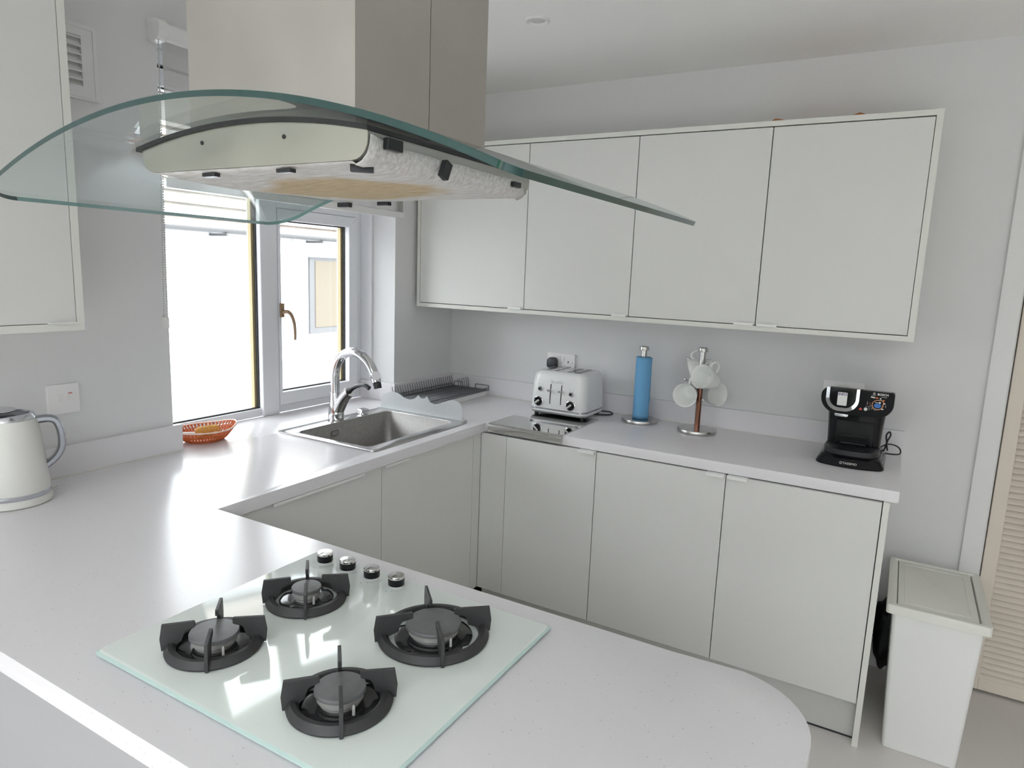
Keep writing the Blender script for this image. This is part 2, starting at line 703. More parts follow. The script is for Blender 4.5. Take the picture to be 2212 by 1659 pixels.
box(bm, RX_0, RX_1, RY_1 - 0.03, RY_1 + 0.05, CEIL + 0.201, CEIL + 0.259)
rl.part('frame', bm, upvc_m)
rl.part('pane', BX(RX_0 + 0.03, 2.37, RY_0 + 0.03, RY_1 - 0.03, CEIL + 0.228, CEIL + 0.232), pane_m)
rl.part('pane', BX(2.43, RX_1 - 0.03, RY_0 + 0.03, RY_1 - 0.03, CEIL + 0.228, CEIL + 0.232), pane_m)
WY0, WY1, WZ1 = -1.6245, -0.4735, 1.345      # window opening in the left wall
bm = bmesh.new()
box(bm, -0.30, 0, -9.3, WY0, FLOOR, CEIL)
box(bm, -0.30, 0, WY1, 0.0, FLOOR, CEIL)
box(bm, -0.30, 0, WY0, WY1, FLOOR, -0.04)
box(bm, -0.30, 0, WY0, WY1, WZ1, CEIL)
struct('wall_left', bm, wall_m)
DX0, DX1, DZ = 2.457, 3.45, 1.13            # louvred door opening in the back wall
bm = bmesh.new()
box(bm, -0.30, DX0, 0, 0.30, FLOOR, CEIL)
box(bm, DX1, 4.9, 0, 0.30, FLOOR, CEIL)
box(bm, DX0, DX1, 0, 0.30, DZ, CEIL)
box(bm, DX0 - 0.02, DX1 + 0.02, 0.28, 0.34, FLOOR, DZ + 0.02)
struct('wall_back', bm, wall_m)
struct('wall_right', BX(4.6, 4.9, -9.3, 0.0, FLOOR, CEIL), wall_m)
PX0, PX1, PZ = 1.4, 3.4, 1.20               # patio opening behind the camera
bm = bmesh.new()
box(bm, 0.0, PX0, -9.3, -9.0, FLOOR, CEIL)
box(bm, PX1, 4.6, -9.3, -9.0, FLOOR, CEIL)
box(bm, PX0, PX1, -9.3, -9.0, PZ, CEIL)
struct('wall_front', bm, wall_m)
struct('baseboard_back', BX(2.1281, 2.388, -0.014, 0, FLOOR, FLOOR + 0.1, bev=0.003), trimw_m)

# patio door behind the camera
pd = Thing('door_2', None, None, (PX0, -9.15, FLOOR), kind='structure')
bm = bmesh.new()
for (a, b) in ((PX0, PX0 + 0.07), (PX1 - 0.07, PX1)):
    box(bm, a, b, -9.19, -9.11, FLOOR, PZ)
box(bm, PX0, PX1, -9.19, -9.11, PZ - 0.07, PZ)
box(bm, PX0, PX1, -9.19, -9.11, FLOOR, FLOOR + 0.06)
pd.part('frame', bm, upvc_m)
mxp = (PX0 + PX1) / 2
pd.part('mullion', BX(mxp - 0.06, mxp + 0.06, -9.185, -9.115, FLOOR + 0.06, PZ - 0.07), upvc_m)
for a, b in ((PX0 + 0.07, mxp - 0.06), (mxp + 0.06, PX1 - 0.07)):
    pd.part('pane', BX(a, b, -9.155, -9.145, FLOOR + 0.06, PZ - 0.07), pane_m)

# garden behind the camera (mirrored in the hood) and the ground outside
g = mk('lawn', BX(-40, 40, -60, 40, FLOOR - 0.25, FLOOR - 0.15), lawn_m)
g['kind'] = 'structure'
struct('paving', BX(-30, -0.3, -13.5, 30, FLOOR - 0.149, FLOOR - 0.12), mat('grey_concrete', (0.40, 0.40, 0.41), 0.9, noise_amt=0.1, noise_scale=1.2))
struct('patio_paving', BX(-0.3, 12, -13.5, -9.3, FLOOR - 0.149, FLOOR - 0.10), mat('sandstone_paving', (0.55, 0.50, 0.42), 0.9, noise_amt=0.12, noise_scale=1.2))
bm = bmesh.new()
bmesh.ops.create_grid(bm, x_segments=80, y_segments=16, size=1)
for v in bm.verts:
    x, t = v.co.x * 14, (v.co.y + 1) / 2
    z = FLOOR - 0.2 + t * 2.6
    y = -21 + 1.2 * t * t + 0.5 * noise.noise(Vector((x * 0.9, t * 4, 1))) + 0.25 * noise.noise(Vector((x * 3, t * 9, 5)))
    v.co = Vector((x + 2, y, z + 0.25 * t * noise.noise(Vector((x * 0.7, 0, 0)))))
ex = bmesh.ops.extrude_face_region(bm, geom=list(bm.faces))
bmesh.ops.translate(bm, verts=[q for q in ex['geom'] if isinstance(q, bmesh.types.BMVert)], vec=(0, -1.2, 0))
single('garden_hedge', bm, hedge_m, 'tall green hedge across the lawn behind the patio door', 'hedge', (2, -21, FLOOR - 0.2), smooth=True)

# ---------------------------------------------------------------- window
win = Thing('window_1', None, None, (-0.235, (WY0 + WY1) / 2, 0.0), kind='structure')
FX0, FX1 = -0.27, -0.20
TR0, TR1 = 1.225, 1.283                     # transom of the fixed left light
MY0, MY1 = -1.090, -1.003                   # mullion
bm = bmesh.new()
box(bm, FX0, FX1, WY0, WY0 + 0.06, 0.0, WZ1, bev=0.003)
box(bm, FX0, FX1, WY1 - 0.052, WY1, 0.0, WZ1, bev=0.003)
box(bm, FX0, FX1, WY0 + 0.06, WY1 - 0.052, 0.0, 0.034, bev=0.003)
box(bm, FX0, FX1, WY0 + 0.06, WY1 - 0.052, WZ1 - 0.05, WZ1, bev=0.003)
win.part('frame', bm, upvc_m)
win.part('mullion', BX(FX0, FX1 + 0.012, MY0, MY1, -0.0, WZ1 - 0.05, bev=0.004), upvc_m)
win.part('transom', BX(FX0, FX1 + 0.004, WY0 + 0.06, MY0, TR0, TR1, bev=0.003), upvc_m)
win.part('transom', BX(FX0, FX1 + 0.004, MY1, WY1 - 0.052, 0.866, 0.93, bev=0.003), upvc_m)
# opening casement on the right
SY0, SY1, SZ0, SZ1 = MY1 + 0.002, WY1 - 0.054, 0.036, 0.864
bm = bmesh.new()
q = 0.056
prism(bm, [(SY0, SZ0), (SY1, SZ0), (SY1 - q, SZ0 + q), (SY0 + 0.012, SZ0 + q)], YZD, FX0 + 0.005, FX1 + 0.016, bev=0.003)
prism(bm, [(SY0, SZ1), (SY1, SZ1), (SY1 - q, SZ1 - q + 0.01), (SY0 + 0.012, SZ1 - q + 0.01)], YZD, FX0 + 0.005, FX1 + 0.016, bev=0.003)
prism(bm, [(SY0, SZ0), (SY0, SZ1), (SY0 + 0.012, SZ1 - q + 0.01), (SY0 + 0.012, SZ0 + q)], YZD, FX0 + 0.005, FX1 + 0.016, bev=0.003)
prism(bm, [(SY1, SZ0), (SY1, SZ1), (SY1 - q, SZ1 - q + 0.01), (SY1 - q, SZ0 + q)], YZD, FX0 + 0.005, FX1 + 0.016, bev=0.003)
sash = win.part('casement', bm, upvc_m)


def light(y0, y1, z0, z1, parent=None):
    win.part('pane', BX(-0.252, -0.248, y0 - 0.004, y1 + 0.004, z0 - 0.004, z1 + 0.004), pane_m, parent=parent)
    b_ = bmesh.new()
    for a0, a1 in ((y0, y0 + 0.008), (y1 - 0.014, y1)):
        box(b_, -0.244, -0.2265, a0, a1, z0, z1)
    win.part('spacer_bar', b_, gold_m, parent=parent, label='pale gold spacer bar')
    b_ = bmesh.new()
    t = 0.005
    for a0, a1 in ((y0 - 0.001, y0 + t), (y1 - t, y1 + 0.001)):
        box(b_, -0.2225, -0.212, a0, a1, z0, z1)
    box(b_, -0.2225, -0.212, y0, y1, z0 - 0.001, z0 + t)
    box(b_, -0.2225, -0.212, y0, y1, z1 - t, z1 + 0.001)
    win.part('gasket', b_, rubber_m, parent=parent, label='black rubber gasket')


light(WY0 + 0.06, MY0, 0.034, TR0)
light(WY0 + 0.06, MY0, TR1, WZ1 - 0.05)
light(SY0 + 0.012, SY1 - q, SZ0 + q, SZ1 - q + 0.01, sash)
light(MY1, WY1 - 0.052, 0.93, WZ1 - 0.05)
# handle
HX = FX1 + 0.016
bm = BX(HX, HX + 0.012, -1.003, -0.983, 0.415, 0.475, bev=0.003)
hp = win.part('handle_base', bm, bronze_m, smooth=True)
pts = smooth_path([(HX + 0.012, -0.993, 0.437), (HX + 0.03, -0.985, 0.44), (HX + 0.034, -0.968, 0.425), (HX + 0.034, -0.953, 0.39), (HX + 0.03, -0.945, 0.345), (HX + 0.027, -0.943, 0.318)], 5)
win.part('handle_lever', TU(pts, [0.009 - 0.004 * i / (len(pts) - 1) for i in range(len(pts))], 10), bronze_m, smooth=True, label='bronze window lever')
# reveal lining strip and the plastered reveal edge
struct('trim_1', BX(-0.20, -0.135, WY1 - 0.0145, WY1, 0.0905, WZ1, bev=0.002), upvc_m)

# roof overhang of this house, seen from below through the top of the window
struct('trim_5', BX(-0.75, -0.301, -9.3, 0.6, 1.226, 1.40), mat('eave_soffit', (0.42, 0.385, 0.365), 0.8))

# ---------------------------------------------------------------- neighbouring house outside
nb = Thing('neighbour_house', 'sunlit white bungalow with pale tiled roof outside the kitchen window', 'house', (-9, 4, FLOOR - 0.15))
nb.part('wall', BX(-11, -7, -9, 14, FLOOR - 0.15, 1.05), render_m)
bm = bmesh.new()
prism(bm, [(-6.75, 1.10), (-6.75, 1.17), (-9.0, 2.92), (-11.25, 1.17), (-11.25, 1.10), (-9.0, 2.85)], lambda u, v, d: (u, d, v), -9.3, 14.3)
nb.part('roof', bm, roof_m)
for k in range(9):
    t = (k + 0.5) / 9
    xx, zz = -6.75 - 2.25 * t, 1.17 + 1.75 * t
    nb.part('tile_course', BX(xx - 0.14, xx + 0.14, -9.3, 14.3, zz - 0.02 + 0.0, zz + 0.035), roof_m)
bm = bmesh.new()
L = [(-6.66 + 0.06 * math.cos(t), 1.10 + 0.06 * math.sin(t)) for t in [PI + PI * i / 8 for i in range(9)]]
L += [(-6.66 + 0.05 * math.cos(t), 1.10 + 0.05 * math.sin(t)) for t in [2 * PI - PI * i / 8 for i in range(9)]]
prism(bm, L, lambda u, v, d: (u, d, v), -9.3, 14.3)
nb.part('gutter', bm, mat('gutter_grey', (0.10, 0.10, 0.105), 0.5))
for yy in (3.7, 4.65, 5.6):
    nb.part('gutter_bracket', BX(-7.0, -6.60, yy - 0.02, yy + 0.02, 1.0, 1.035), MATS['gutter_grey'])
nb.part('downpipe', TU([(-6.93, 5.28, 1.04), (-6.93, 5.28, FLOOR - 0.15)], 0.035, 10), upvc_m)
w2 = nb.part('window', BX(-7.0, -6.96, 5.62, 7.0, -0.58, 0.76), MATS['gutter_grey'])
nb.part('window_blind', BX(-6.965, -6.95, 5.74, 6.95, -0.47, 0.70), mat('neighbour_blind', (0.13, 0.11, 0.085), 0.8), parent=w2)

# ---------------------------------------------------------------- louvred door at the right, frame
struct('trim_2', BX(2.388, DX0 - 0.004, -0.016, 0, FLOOR, DZ + 0.05, bev=0.003), trimw_m)
struct('trim_3', BX(2.388, DX1 + 0.07, -0.016, 0, DZ + 0.05, DZ + 0.115, bev=0.003), trimw_m)
struct('trim_4', BX(DX1, DX1 + 0.07, -0.016, 0, FLOOR, DZ + 0.05, bev=0.003), trimw_m)


def louvre_leaf(name, x0, x1):
    t = Thing(name, None, None, (x0, 0.03, FLOOR), kind='structure')
    z0, z1, y0, y1, st = FLOOR + 0.012, DZ - 0.008, 0.015, 0.045, 0.046
    t.part('stile', BX(x0, x0 + st, y0, y1, z0, z1, bev=0.002), louvre_m)
    t.part('stile', BX(x1 - st, x1, y0, y1, z0, z1, bev=0.002), louvre_m)
    t.part('rail', BX(x0 + st, x1 - st, y0, y1, z0, z0 + 0.05, bev=0.002), louvre_m)
    nsl = int((z1 - 0.08 - z0 - 0.05) / 0.0235)
    t.part('rail', BX(x0 + st, x1 - st, y0, y1, z0 + 0.05 + 0.0235 * nsl, z1, bev=0.002), louvre_m)
    pitch = 0.0235
    n = int((z1 - 0.08 - z0 - 0.05) / pitch)
    src = None
    for i in range(n):
        zc = z0 + 0.05 + pitch * (i + 0.5)
        if src is None:
            b_ = bmesh.new()
            prism(b_, [(-0.014, -0.014), (-0.010, -0.016), (0.014, 0.012), (0.010, 0.016)], lambda u, v, d: (d, u, v), -(x1 - x0) / 2 + st, (x1 - x0) / 2 - st)
            src = mk('slat', b_, louvre_m, t.o)
            o = src
        else:
            o = src.copy()
            COL.objects.link(o)
            o.parent = t.o
        o.location = ((x1 - x0) / 2, 0.0, zc - FLOOR)
    return t


louvre_leaf('door_1', DX0 + 0.006, DX0 + 0.006 + 0.488)
louvre_leaf('door_3', DX0 + 0.500, DX1 - 0.004)

# ---------------------------------------------------------------- ceiling light
cl = Thing('ceiling_downlight', 'small round white recessed downlight in the ceiling', 'light', (0.8815, -0.7867, CEIL))
cl.part('trim_ring', LA([(0.0435, CEIL), (0.043, CEIL - 0.004), (0.037, CEIL - 0.006), (0.031, CEIL - 0.002), (0.028, CEIL - 0.0005)], 36, (0.8815, -0.7867, 0), cap0=False, cap1=False), white_m, smooth=True)
cl.part('lens', LA([(0.028, CEIL - 0.0004), (0.0005, CEIL - 0.0008)], 32, (0.8815, -0.7867, 0), cap0=False), lens_m)

# ================================================================ CABINETS
def handle_bar(x0, x1, y, z, down=False):
    """slim edge pull clipped over the edge of a door facing -y"""
    b_ = bmesh.new()
    s = -1 if down else 1
    box(b_, x0, x1, y - 0.012, y + 0.016, min(z, z + s * 0.0025), max(z, z + s * 0.0025))
    box(b_, x0, x1, y - 0.0135, y - 0.012, min(z - s * 0.007, z + s * 0.0025), max(z - s * 0.007, z + s * 0.0025))
    return b_


# --- wall cabinets on the back wall
CT, CB, CD = 1.2117, 0.4584, 0.3306
CL, CR = 0.0188, 2.1363
fr = Thing('cabinet_surround', 'white framing boards boxed round the row of four wall cabinets', 'cabinet', (1.08, -0.16, CB))
T = 0.018
fr.part('top_board', BX(CL, CR - T, -CD, -0.003, CT - T, CT), carc_m)
fr.part('bottom_board', BX(CL, CR - T, -CD, -0.003, CB, CB + T), carc_m)
fr.part('side_board', BX(CL, CL + T, -CD, -0.003, CB + T, CT - T), carc_m)
fr.part('side_board', BX(CR - T - 0.002, CR, -CD - 0.002, -0.003, CB - 0.001, CT + 0.002), carc_m)
seams = [CL + T, 0.6204, 1.1144, 1.6168, CR - T - 0.002]
wall_labels = ['white wall cabinet nearest the window, partly behind the hood', 'second white wall cabinet from the window, above the toaster',
               'third white wall cabinet from the window, above the mug tree', 'rightmost white wall cabinet, above the coffee machine']
hx = [(0.545, 0.612), (1.045, 1.107), (1.540, 1.611), (1.624, 1.695)]
for i in range(4):
    a, b = seams[i], seams[i + 1]
    t = Thing('wall_cabinet', wall_labels[i], 'cabinet', ((a + b) / 2, -0.16, CB + T), group='wall cabinets over the back worktop')
    t.part('body', BX(a + 0.0015, b - 0.0015, -CD + 0.026, -0.004, CB + T + 0.001, CT - T - 0.001), gap_m)
    d = t.part('door', BX(a + 0.0018, b - 0.0018, -CD, -CD + 0.019, CB + T + 0.003, CT - T - 0.004, bev=0.001, seg=1), cab_m)
    t.part('handle', handle_bar(hx[i][0], hx[i][1], -CD, CB + T + 0.0028, down=True), white_m, parent=d)

# brown card showing above the wall cabinets
cb = Thing('cardboard_box', 'flat brown cardboard box on top of wall cabinets, corners peeking over', 'box', (1.74, -0.18, CT))
cb.part('base', BX(1.58, 1.90, -0.25, -0.05, CT, CT + 0.012), card_m)
for (xa, xb, xp) in ((1.585, 1.665, 1.607), (1.845, 1.915, 1.885)):
    cb.part('flap', PR([(xa, CT + 0.011), (xb, CT + 0.011), (xp + 0.004, CT + 0.0235), (xp - 0.004, CT + 0.0235)], XZD, -0.253, -0.248), card_m)

# --- wall cabinet on the window wall, left edge of the picture
CTL = 1.36
t = Thing('wall_cabinet', 'white wall cabinet on the window wall beside the air vent', 'cabinet', (0.165, -2.32, CB))
b = bmesh.new()
box(b, 0.003, 0.33, -2.083, -2.065, CB, CTL)
box(b, 0.003, 0.33, -2.60, -2.582, CB, CTL)
box(b, 0.003, 0.33, -2.582, -2.083, CB, CB + T)
box(b, 0.003, 0.33, -2.582, -2.083, CTL - T, CTL)
t.part('frame', b, carc_m)
t.part('body', BX(0.004, 0.305, -2.581, -2.084, CB + T + 0.001, CTL - T - 0.001), gap_m)
d = t.part('door', BX(0.311, 0.33, -2.5806, -2.0842, CB + T + 0.0015, CTL - T - 0.0015, bev=0.001, seg=1), cab_m)
t.part('handle', BX(0.314, 0.343, -2.150, -2.087, CB + T + 0.001, CB + T + 0.0035), white_m, parent=d)

# --- base cabinets, back run
DT, DB = -0.0425, -0.748
FY = -0.598
def base_cab(name, label, a, b, hs, group='base cabinets under the back worktop'):
    t_ = Thing(name, label, 'cabinet', ((a + b) / 2, -0.3, DB), group=group)
    t_.part('body', BX(a + 0.001, b - 0.001, FY + 0.026, -0.03, DB, -0.0395), gap_m)
    d_ = t_.part('door', BX(a + 0.0016, b - 0.0016, FY, FY + 0.019, DB, DT, bev=0.001, seg=1), cab_m)
    t_.part('handle', handle_bar(hs[0], hs[1], FY, DT - 0.0001), white_m, parent=d_)
    return t_


base_cab('base_cabinet', 'narrow white base cabinet below the mirror-steel plate', 0.711, 1.1195, (1.045, 1.112))
base_cab('base_cabinet', 'middle white base cabinet below paper towel and mug tree', 1.1195, 1.6164, (1.548, 1.610))
base_cab('base_cabinet', 'white base cabinet beside the end panel, below coffee machine', 1.6164, 2.1082, (1.622, 1.690))
single('corner_filler', BX(0.586, 0.7105, FY + 0.002, FY + 0.02, DB, DT), cab_m, 'narrow white filler board in the corner beside narrow base cabinet', 'panel', (0.66, FY, DB))
single('end_panel', BX(2.1095, 2.1278, FY - 0.004, -0.003, FLOOR, -0.0385), carc_m, 'white end panel closing the base cabinets next to the bin', 'panel', (2.118, -0.3, FLOOR))
pl = Thing('plinth', 'pale grey kick board under the back base cabinets', 'plinth', (1.35, -0.55, FLOOR))
pl.part('board', BX(0.588, 2.109, -0.558, -0.543, FLOOR + 0.004, DB - 0.001), board_m)
pl.part('floor_seal', BX(0.588, 2.109, -0.5605, -0.556, FLOOR, FLOOR + 0.0055), rubber_m)

# --- base cabinets, window run (doors face +x)
FXW = 0.585
def base_cab_x(label, y0, y1, hs):
    t_ = Thing('base_cabinet', label, 'cabinet', (0.3, (y0 + y1) / 2, DB), group='base cabinets under the window worktop')
    top = -0.0395 if y1 < -1.22 else -0.215
    t_.part('body', BX(0.03, FXW - 0.026, y0 + 0.001, y1 - 0.001, DB, top), gap_m)
    d_ = t_.part('door', BX(FXW - 0.019, FXW, y0 + 0.0012, y1 - 0.0012, DB, DT, bev=0.001, seg=1), cab_m)
    b_ = bmesh.new()
    box(b_, FXW - 0.016, FXW + 0.012, hs[0], hs[1], DT, DT + 0.0025)
    box(b_, FXW + 0.012, FXW + 0.0135, hs[0], hs[1], DT - 0.007, DT + 0.0025)
    t_.part('handle', b_, white_m, parent=d_)


base_cab_x('white base cabinet left of the sink, with the long edge pull', -1.84, -1.2385, (-1.72, -1.34))
base_cab_x('white base cabinet under the sink', -1.2385, -0.655, (-1.2345, -1.10))
single('corner_filler', BX(FXW - 0.02, FXW - 0.0005, -0.6545, -0.5965, DB, DT), cab_m, 'narrow white filler board in the corner beside sink cabinet', 'panel', (0.575, -0.63, DB))
pl = Thing('plinth', 'pale grey kick board under the sink base cabinets', 'plinth', (0.54, -1.25, FLOOR))
pl.part('board', BX(0.528, 0.543, -1.86, -0.561, FLOOR + 0.004, DB - 0.001), board_m)

# --- peninsula cabinets (kitchen side), hidden below the hob worktop
for k, (a, b) in enumerate(((0.75, 1.35), (1.35, 1.95))):
    t = Thing('base_cabinet', ['white peninsula base cabinet below the left half of the hob', 'white peninsula base cabinet below the right half of the hob'][k], 'cabinet', ((a + b) / 2, -2.2, DB), group='base cabinets of the peninsula')
    t.part('body', BX(a + 0.001, b - 0.001, -2.488, -1.955, DB, -0.06), gap_m)
    d = t.part('door', BX(a + 0.0016, b - 0.0016, -1.945, -1.926, DB, DT, bev=0.001, seg=1), cab_m)
single('peninsula_back_panel', BX(0.02, 1.99, -2.508, -2.490, FLOOR, -0.0385), mat('breakfast_panel_shaded', (0.36, 0.355, 0.365), 0.5, noise_amt=0.03, noise_scale=3), 'plain back panel darkened for shade under the near edge of the hob worktop', 'panel', (1.0, -2.5, FLOOR))  # base colour greyed to stand in for shade under the worktop edge
single('peninsula_end_panel', BX(1.952, 1.970, -2.489, -1.924, FLOOR, -0.0385), carc_m, 'white end panel under the rounded end of hob worktop', 'panel', (1.96, -2.2, FLOOR))

# ---------------------------------------------------------------- worktop
A_, B_, Pn, Wd, PF, PE = 0.5999, 0.5858, -1.9036, 2.1506, -2.5245, 2.054
outer = [(0.003, -0.003), (0.003, WY1 - 0.0005), (-0.198, WY1 - 0.0005), (-0.198, WY0 + 0.0005), (0.003, WY0 + 0.0005), (0.003, PF), ]
R = 0.14
outer += [(PE - R + R * math.sin(t), PF + R - R * math.cos(t)) for t in [PI / 2 * i / 10 for i in range(11)]]
outer += [(PE - R + R * math.cos(t), Pn + 0.008 - R + R * math.sin(t)) for t in [PI / 2 * i / 10 for i in range(10)]]
outer += [(PE - R - 0.02, Pn + 0.004), (PE - R - 0.1, Pn), (A_, Pn), (A_, -B_), (Wd, -B_), (Wd, -0.003)]
SINK = (0.058, 0.545, -1.240, -0.640)
hole = rrect(SINK[0] + 0.02, SINK[1] - 0.02, SINK[2] + 0.02, SINK[3] - 0.02, 0.02)
wt = fill_holes(outer, [hole], -0.038, 0.0)
es = [e for e in wt.edges if all(abs(v.co.z) < 1e-6 for v in e.verts) and len(e.link_faces) == 2 and any(abs(f.normal.z) < 0.5 for f in e.link_faces)
      and all(v.co.x > 0.01 for v in e.verts)]
bmesh.ops.bevel(wt, geom=es, offset=0.0015, segments=2, profile=0.5, affect='EDGES')
o = single('worktop', wt, quartz_m, 'continuous white speckled quartz worktop running round the U-shaped kitchen', 'worktop', (0.6, -1.2, -0.038), smooth=30)

UH, UT = 0.0902, 0.02
us = Thing('upstand', 'low white quartz upstand along the walls behind the worktop', 'upstand', (0.02, -0.02, 0))
us.part('back_strip', BX(UT + 0.003, Wd, -UT, -0.001, 0.0004, UH, bev=0.0012), quartz_m)
us.part('corner_strip', BX(0.001, UT + 0.0025, WY1 - 0.0225, -0.001, 0.0004, UH, bev=0.0012), quartz_m)
us.part('reveal_strip', BX(-0.197, 0.0005, WY1 - 0.0225, WY1 - 0.001, 0.0004, UH - 0.0004, bev=0.0012), quartz_m)
us.part('left_strip', BX(0.001, UT + 0.0025, -2.62 + 0.1, -1.6055, 0.0004, UH, bev=0.0012), quartz_m)
us.part('sealant_line', BX(0.0226, 0.0255, -2.52, -1.6055, 0.0003, 0.003), silicone_m)
us.part('sealant_line', BX(0.0230, Wd, -0.0225, -0.0201, 0.0003, 0.003), silicone_m)

# ---------------------------------------------------------------- sink
sk = Thing('sink', 'square stainless steel inset sink in front of the window', 'sink', (0.3, -0.94, 0))
x0, x1, y0, y1 = SINK
bx0, bx1, by0, by1 = 0.128, 0.492, -1.205, -0.672
ro, ri = rrect(x0, x1, y0, y1, 0.014), rrect(bx0, bx1, by0, by1, 0.03)
bm = fill_holes(ro, [ri], 0.0006, 0.004)
es = [e for e in bm.edges if all(abs(v.co.z - 0.004) < 1e-6 for v in e.verts) and len(e.link_faces) == 2 and any(abs(f.normal.z) < 0.5 for f in e.link_faces)]
bmesh.ops.bevel(bm, geom=es, offset=0.0015, segments=2, profile=0.5, affect='EDGES')
sk.part('rim', bm, make_steel('rim_steel', (0.60, 0.59, 0.58), 0.18, (200, 4, 4), 0.05), smooth=30)
bm = bmesh.new()
def rr3(ins, z, r):
    return [(u, v, z) for u, v in rrect(bx0 + ins, bx1 - ins, by0 + ins, by1 - ins, r)]
loft(bm, [rr3(0, 0.0025, 0.03), rr3(0.001, -0.17, 0.03), rr3(0.006, -0.188, 0.028), rr3(0.025, -0.196, 0.02)], cap0=False, cap1=True)
ob = sk.part('bowl', bm, sink_m, smooth=35)
so = ob.modifiers.new('thickness', 'SOLIDIFY')
so.thickness = 0.0015
so.offset = 1
bm = PR(rrect(-1.018, -0.982, -0.040, -0.022, 0.004), lambda u, v, d: (d, u - 0.0, v), bx0 + 0.0008, bx0 + 0.0025)
bmesh.ops.translate(bm, verts=bm.verts, vec=(0, 0.0, -0.008))
sk.part('overflow_cover', bm, satin_m)
b2 = bmesh.new()
for (a0, a1, c0, c1) in ((-1.021, -0.979, -0.0175, -0.016), (-1.021, -0.979, -0.063, -0.0615)):
    pass
bm = bmesh.new()
tube(bm, [(bx0 + 0.002, u, v - 0.008) for u, v in rrect(-1.019, -0.981, -0.041, -0.021, 0.004)], 0.0009, 6, closed=True)
sk.part('overflow_edge', bm, rubber_m)
sk.part('drain', LA([(0.045, -0.1955), (0.04, -0.194), (0.02, -0.1945), (0.001, -0.1945)], 24, (0.31, -0.94, 0), cap0=False), satin_m, smooth=True)
# pop-up waste knob
pk = sk.part('waste_knob', PR(rrect(-0.812, -0.768, 0, 0.018, 0.005), lambda u, v, d: (d, u, v + 0.007), 0.076, 0.104, bev=0.002), chrome_m, smooth=30)
sk.part('knob_base', LA([(0.02, 0.004), (0.02, 0.007), (0.014, 0.0085)], 20, (0.09, -0.79, 0)), chrome_m, smooth=True, parent=pk)

# ---------------------------------------------------------------- tap
TX, TY = 0.088, -0.953
tp = Thing('mixer_tap', 'tall chrome swan-neck mixer tap with a black lever', 'tap', (TX, TY, 0.004))
def ell(cx, cy, z, rx, ry, n=24):
    return [(cx + rx * math.cos(2 * PI * i / n), cy + ry * math.sin(2 * PI * i / n), z) for i in range(n)]
bm = bmesh.new()
loft(bm, [ell(TX, TY, 0.0045, 0.036, 0.030), ell(TX + 0.001, TY, 0.012, 0.037, 0.031), ell(TX + 0.003, TY, 0.04, 0.035, 0.029), ell(TX + 0.001, TY, 0.075, 0.0285, 0.025),
          ell(TX - 0.002, TY, 0.105, 0.0225, 0.0215), ell(TX - 0.003, TY, 0.118, 0.0205, 0.0205)])
tp.part('body', bm, chrome_m, smooth=50)
pts = [(TX - 0.003, TY, 0.115), (TX - 0.003, TY, 0.16), (TX - 0.002, TY, 0.20), (TX + 0.008, TY, 0.238), (TX + 0.032, TY, 0.272), (TX + 0.068, TY, 0.292), (TX + 0.108, TY, 0.297), (TX + 0.148, TY, 0.284)]
sp = tp.part('spout', TU(smooth_path(pts, 6), 0.0185, 20), chrome_m, smooth=True)
pts = smooth_path([(TX + 0.148, TY, 0.284), (TX + 0.183, TY, 0.258), (TX + 0.207, TY, 0.222), (TX + 0.222, TY, 0.188)], 6)
sh = tp.part('spray_head', TU(pts, [0.0192 - 0.001 * math.sin(i / (len(pts) - 1) * PI) for i in range(len(pts))], 20), chrome_m, smooth=50)
tp.part('nozzle', TU([(TX + 0.2222, TY, 0.187), (TX + 0.229, TY, 0.163)], [0.0165, 0.0155], 18), black_m, smooth=50, parent=sh, label='black spray nozzle')
pts = [(TX + 0.214, TY - 0.005, 0.213), (TX + 0.229, TY - 0.017, 0.2165), (TX + 0.2298, TY - 0.0176, 0.2167), (TX + 0.241, TY - 0.026, 0.219)]
tp.part('spray_button', TU(pts, [0.0165, 0.0165, 0.0175, 0.0175], 20), chrome_m, smooth=50, parent=sh)
pts = [(TX + 0.012, TY, 0.045), (TX + 0.035, TY, 0.085), (TX + 0.052, TY, 0.108), (TX + 0.068, TY, 0.124), (TX + 0.078, TY, 0.132)]
lv = tp.part('lever_stem', TU(smooth_path(pts, 4), [0.026 - 0.0035 * i / 16 for i in range(17)], 20), chrome_m, smooth=60)
pts = smooth_path([(TX + 0.074, TY, 0.132), (TX + 0.098, TY, 0.150), (TX + 0.13, TY, 0.163), (TX + 0.162, TY, 0.167), (TX + 0.183, TY, 0.158)], 5)
b2 = TU(pts, [0.0115, 0.0115] + [0.0095 - 0.002 * math.sin(PI * i / (len(pts) - 3)) for i in range(len(pts) - 2)], 14)
tp.part('lever', b2, black_m, smooth=50, parent=lv, label='black curved lever')

# ---------------------------------------------------------------- splash guard
sg = Thing('splash_guard', 'frosted splash guard with scalloped top standing between sink and drainer', 'splash guard', (0.28, -0.63, 0))
top = smooth_path([(0.0505, 0, 0.006), (0.054, 0, 0.035), (0.075, 0, 0.066), (0.115, 0, 0.081), (0.152, 0, 0.078), (0.185, 0, 0.063), (0.215, 0, 0.058), (0.245, 0, 0.066), (0.266, 0, 0.084)], 5)
top += smooth_path([(0.268, 0, 0.083), (0.278, 0, 0.073), (0.29, 0, 0.072), (0.303, 0, 0.076), (0.313, 0, 0.084)], 3)
top += smooth_path([(0.315, 0, 0.083), (0.328, 0, 0.064), (0.348, 0, 0.056), (0.375, 0, 0.057), (0.41, 0, 0.072), (0.445, 0, 0.085), (0.475, 0, 0.083), (0.497, 0, 0.068), (0.506, 0, 0.045), (0.503, 0, 0.006)], 5)
poly = [(p.x, p.z) for p in top]
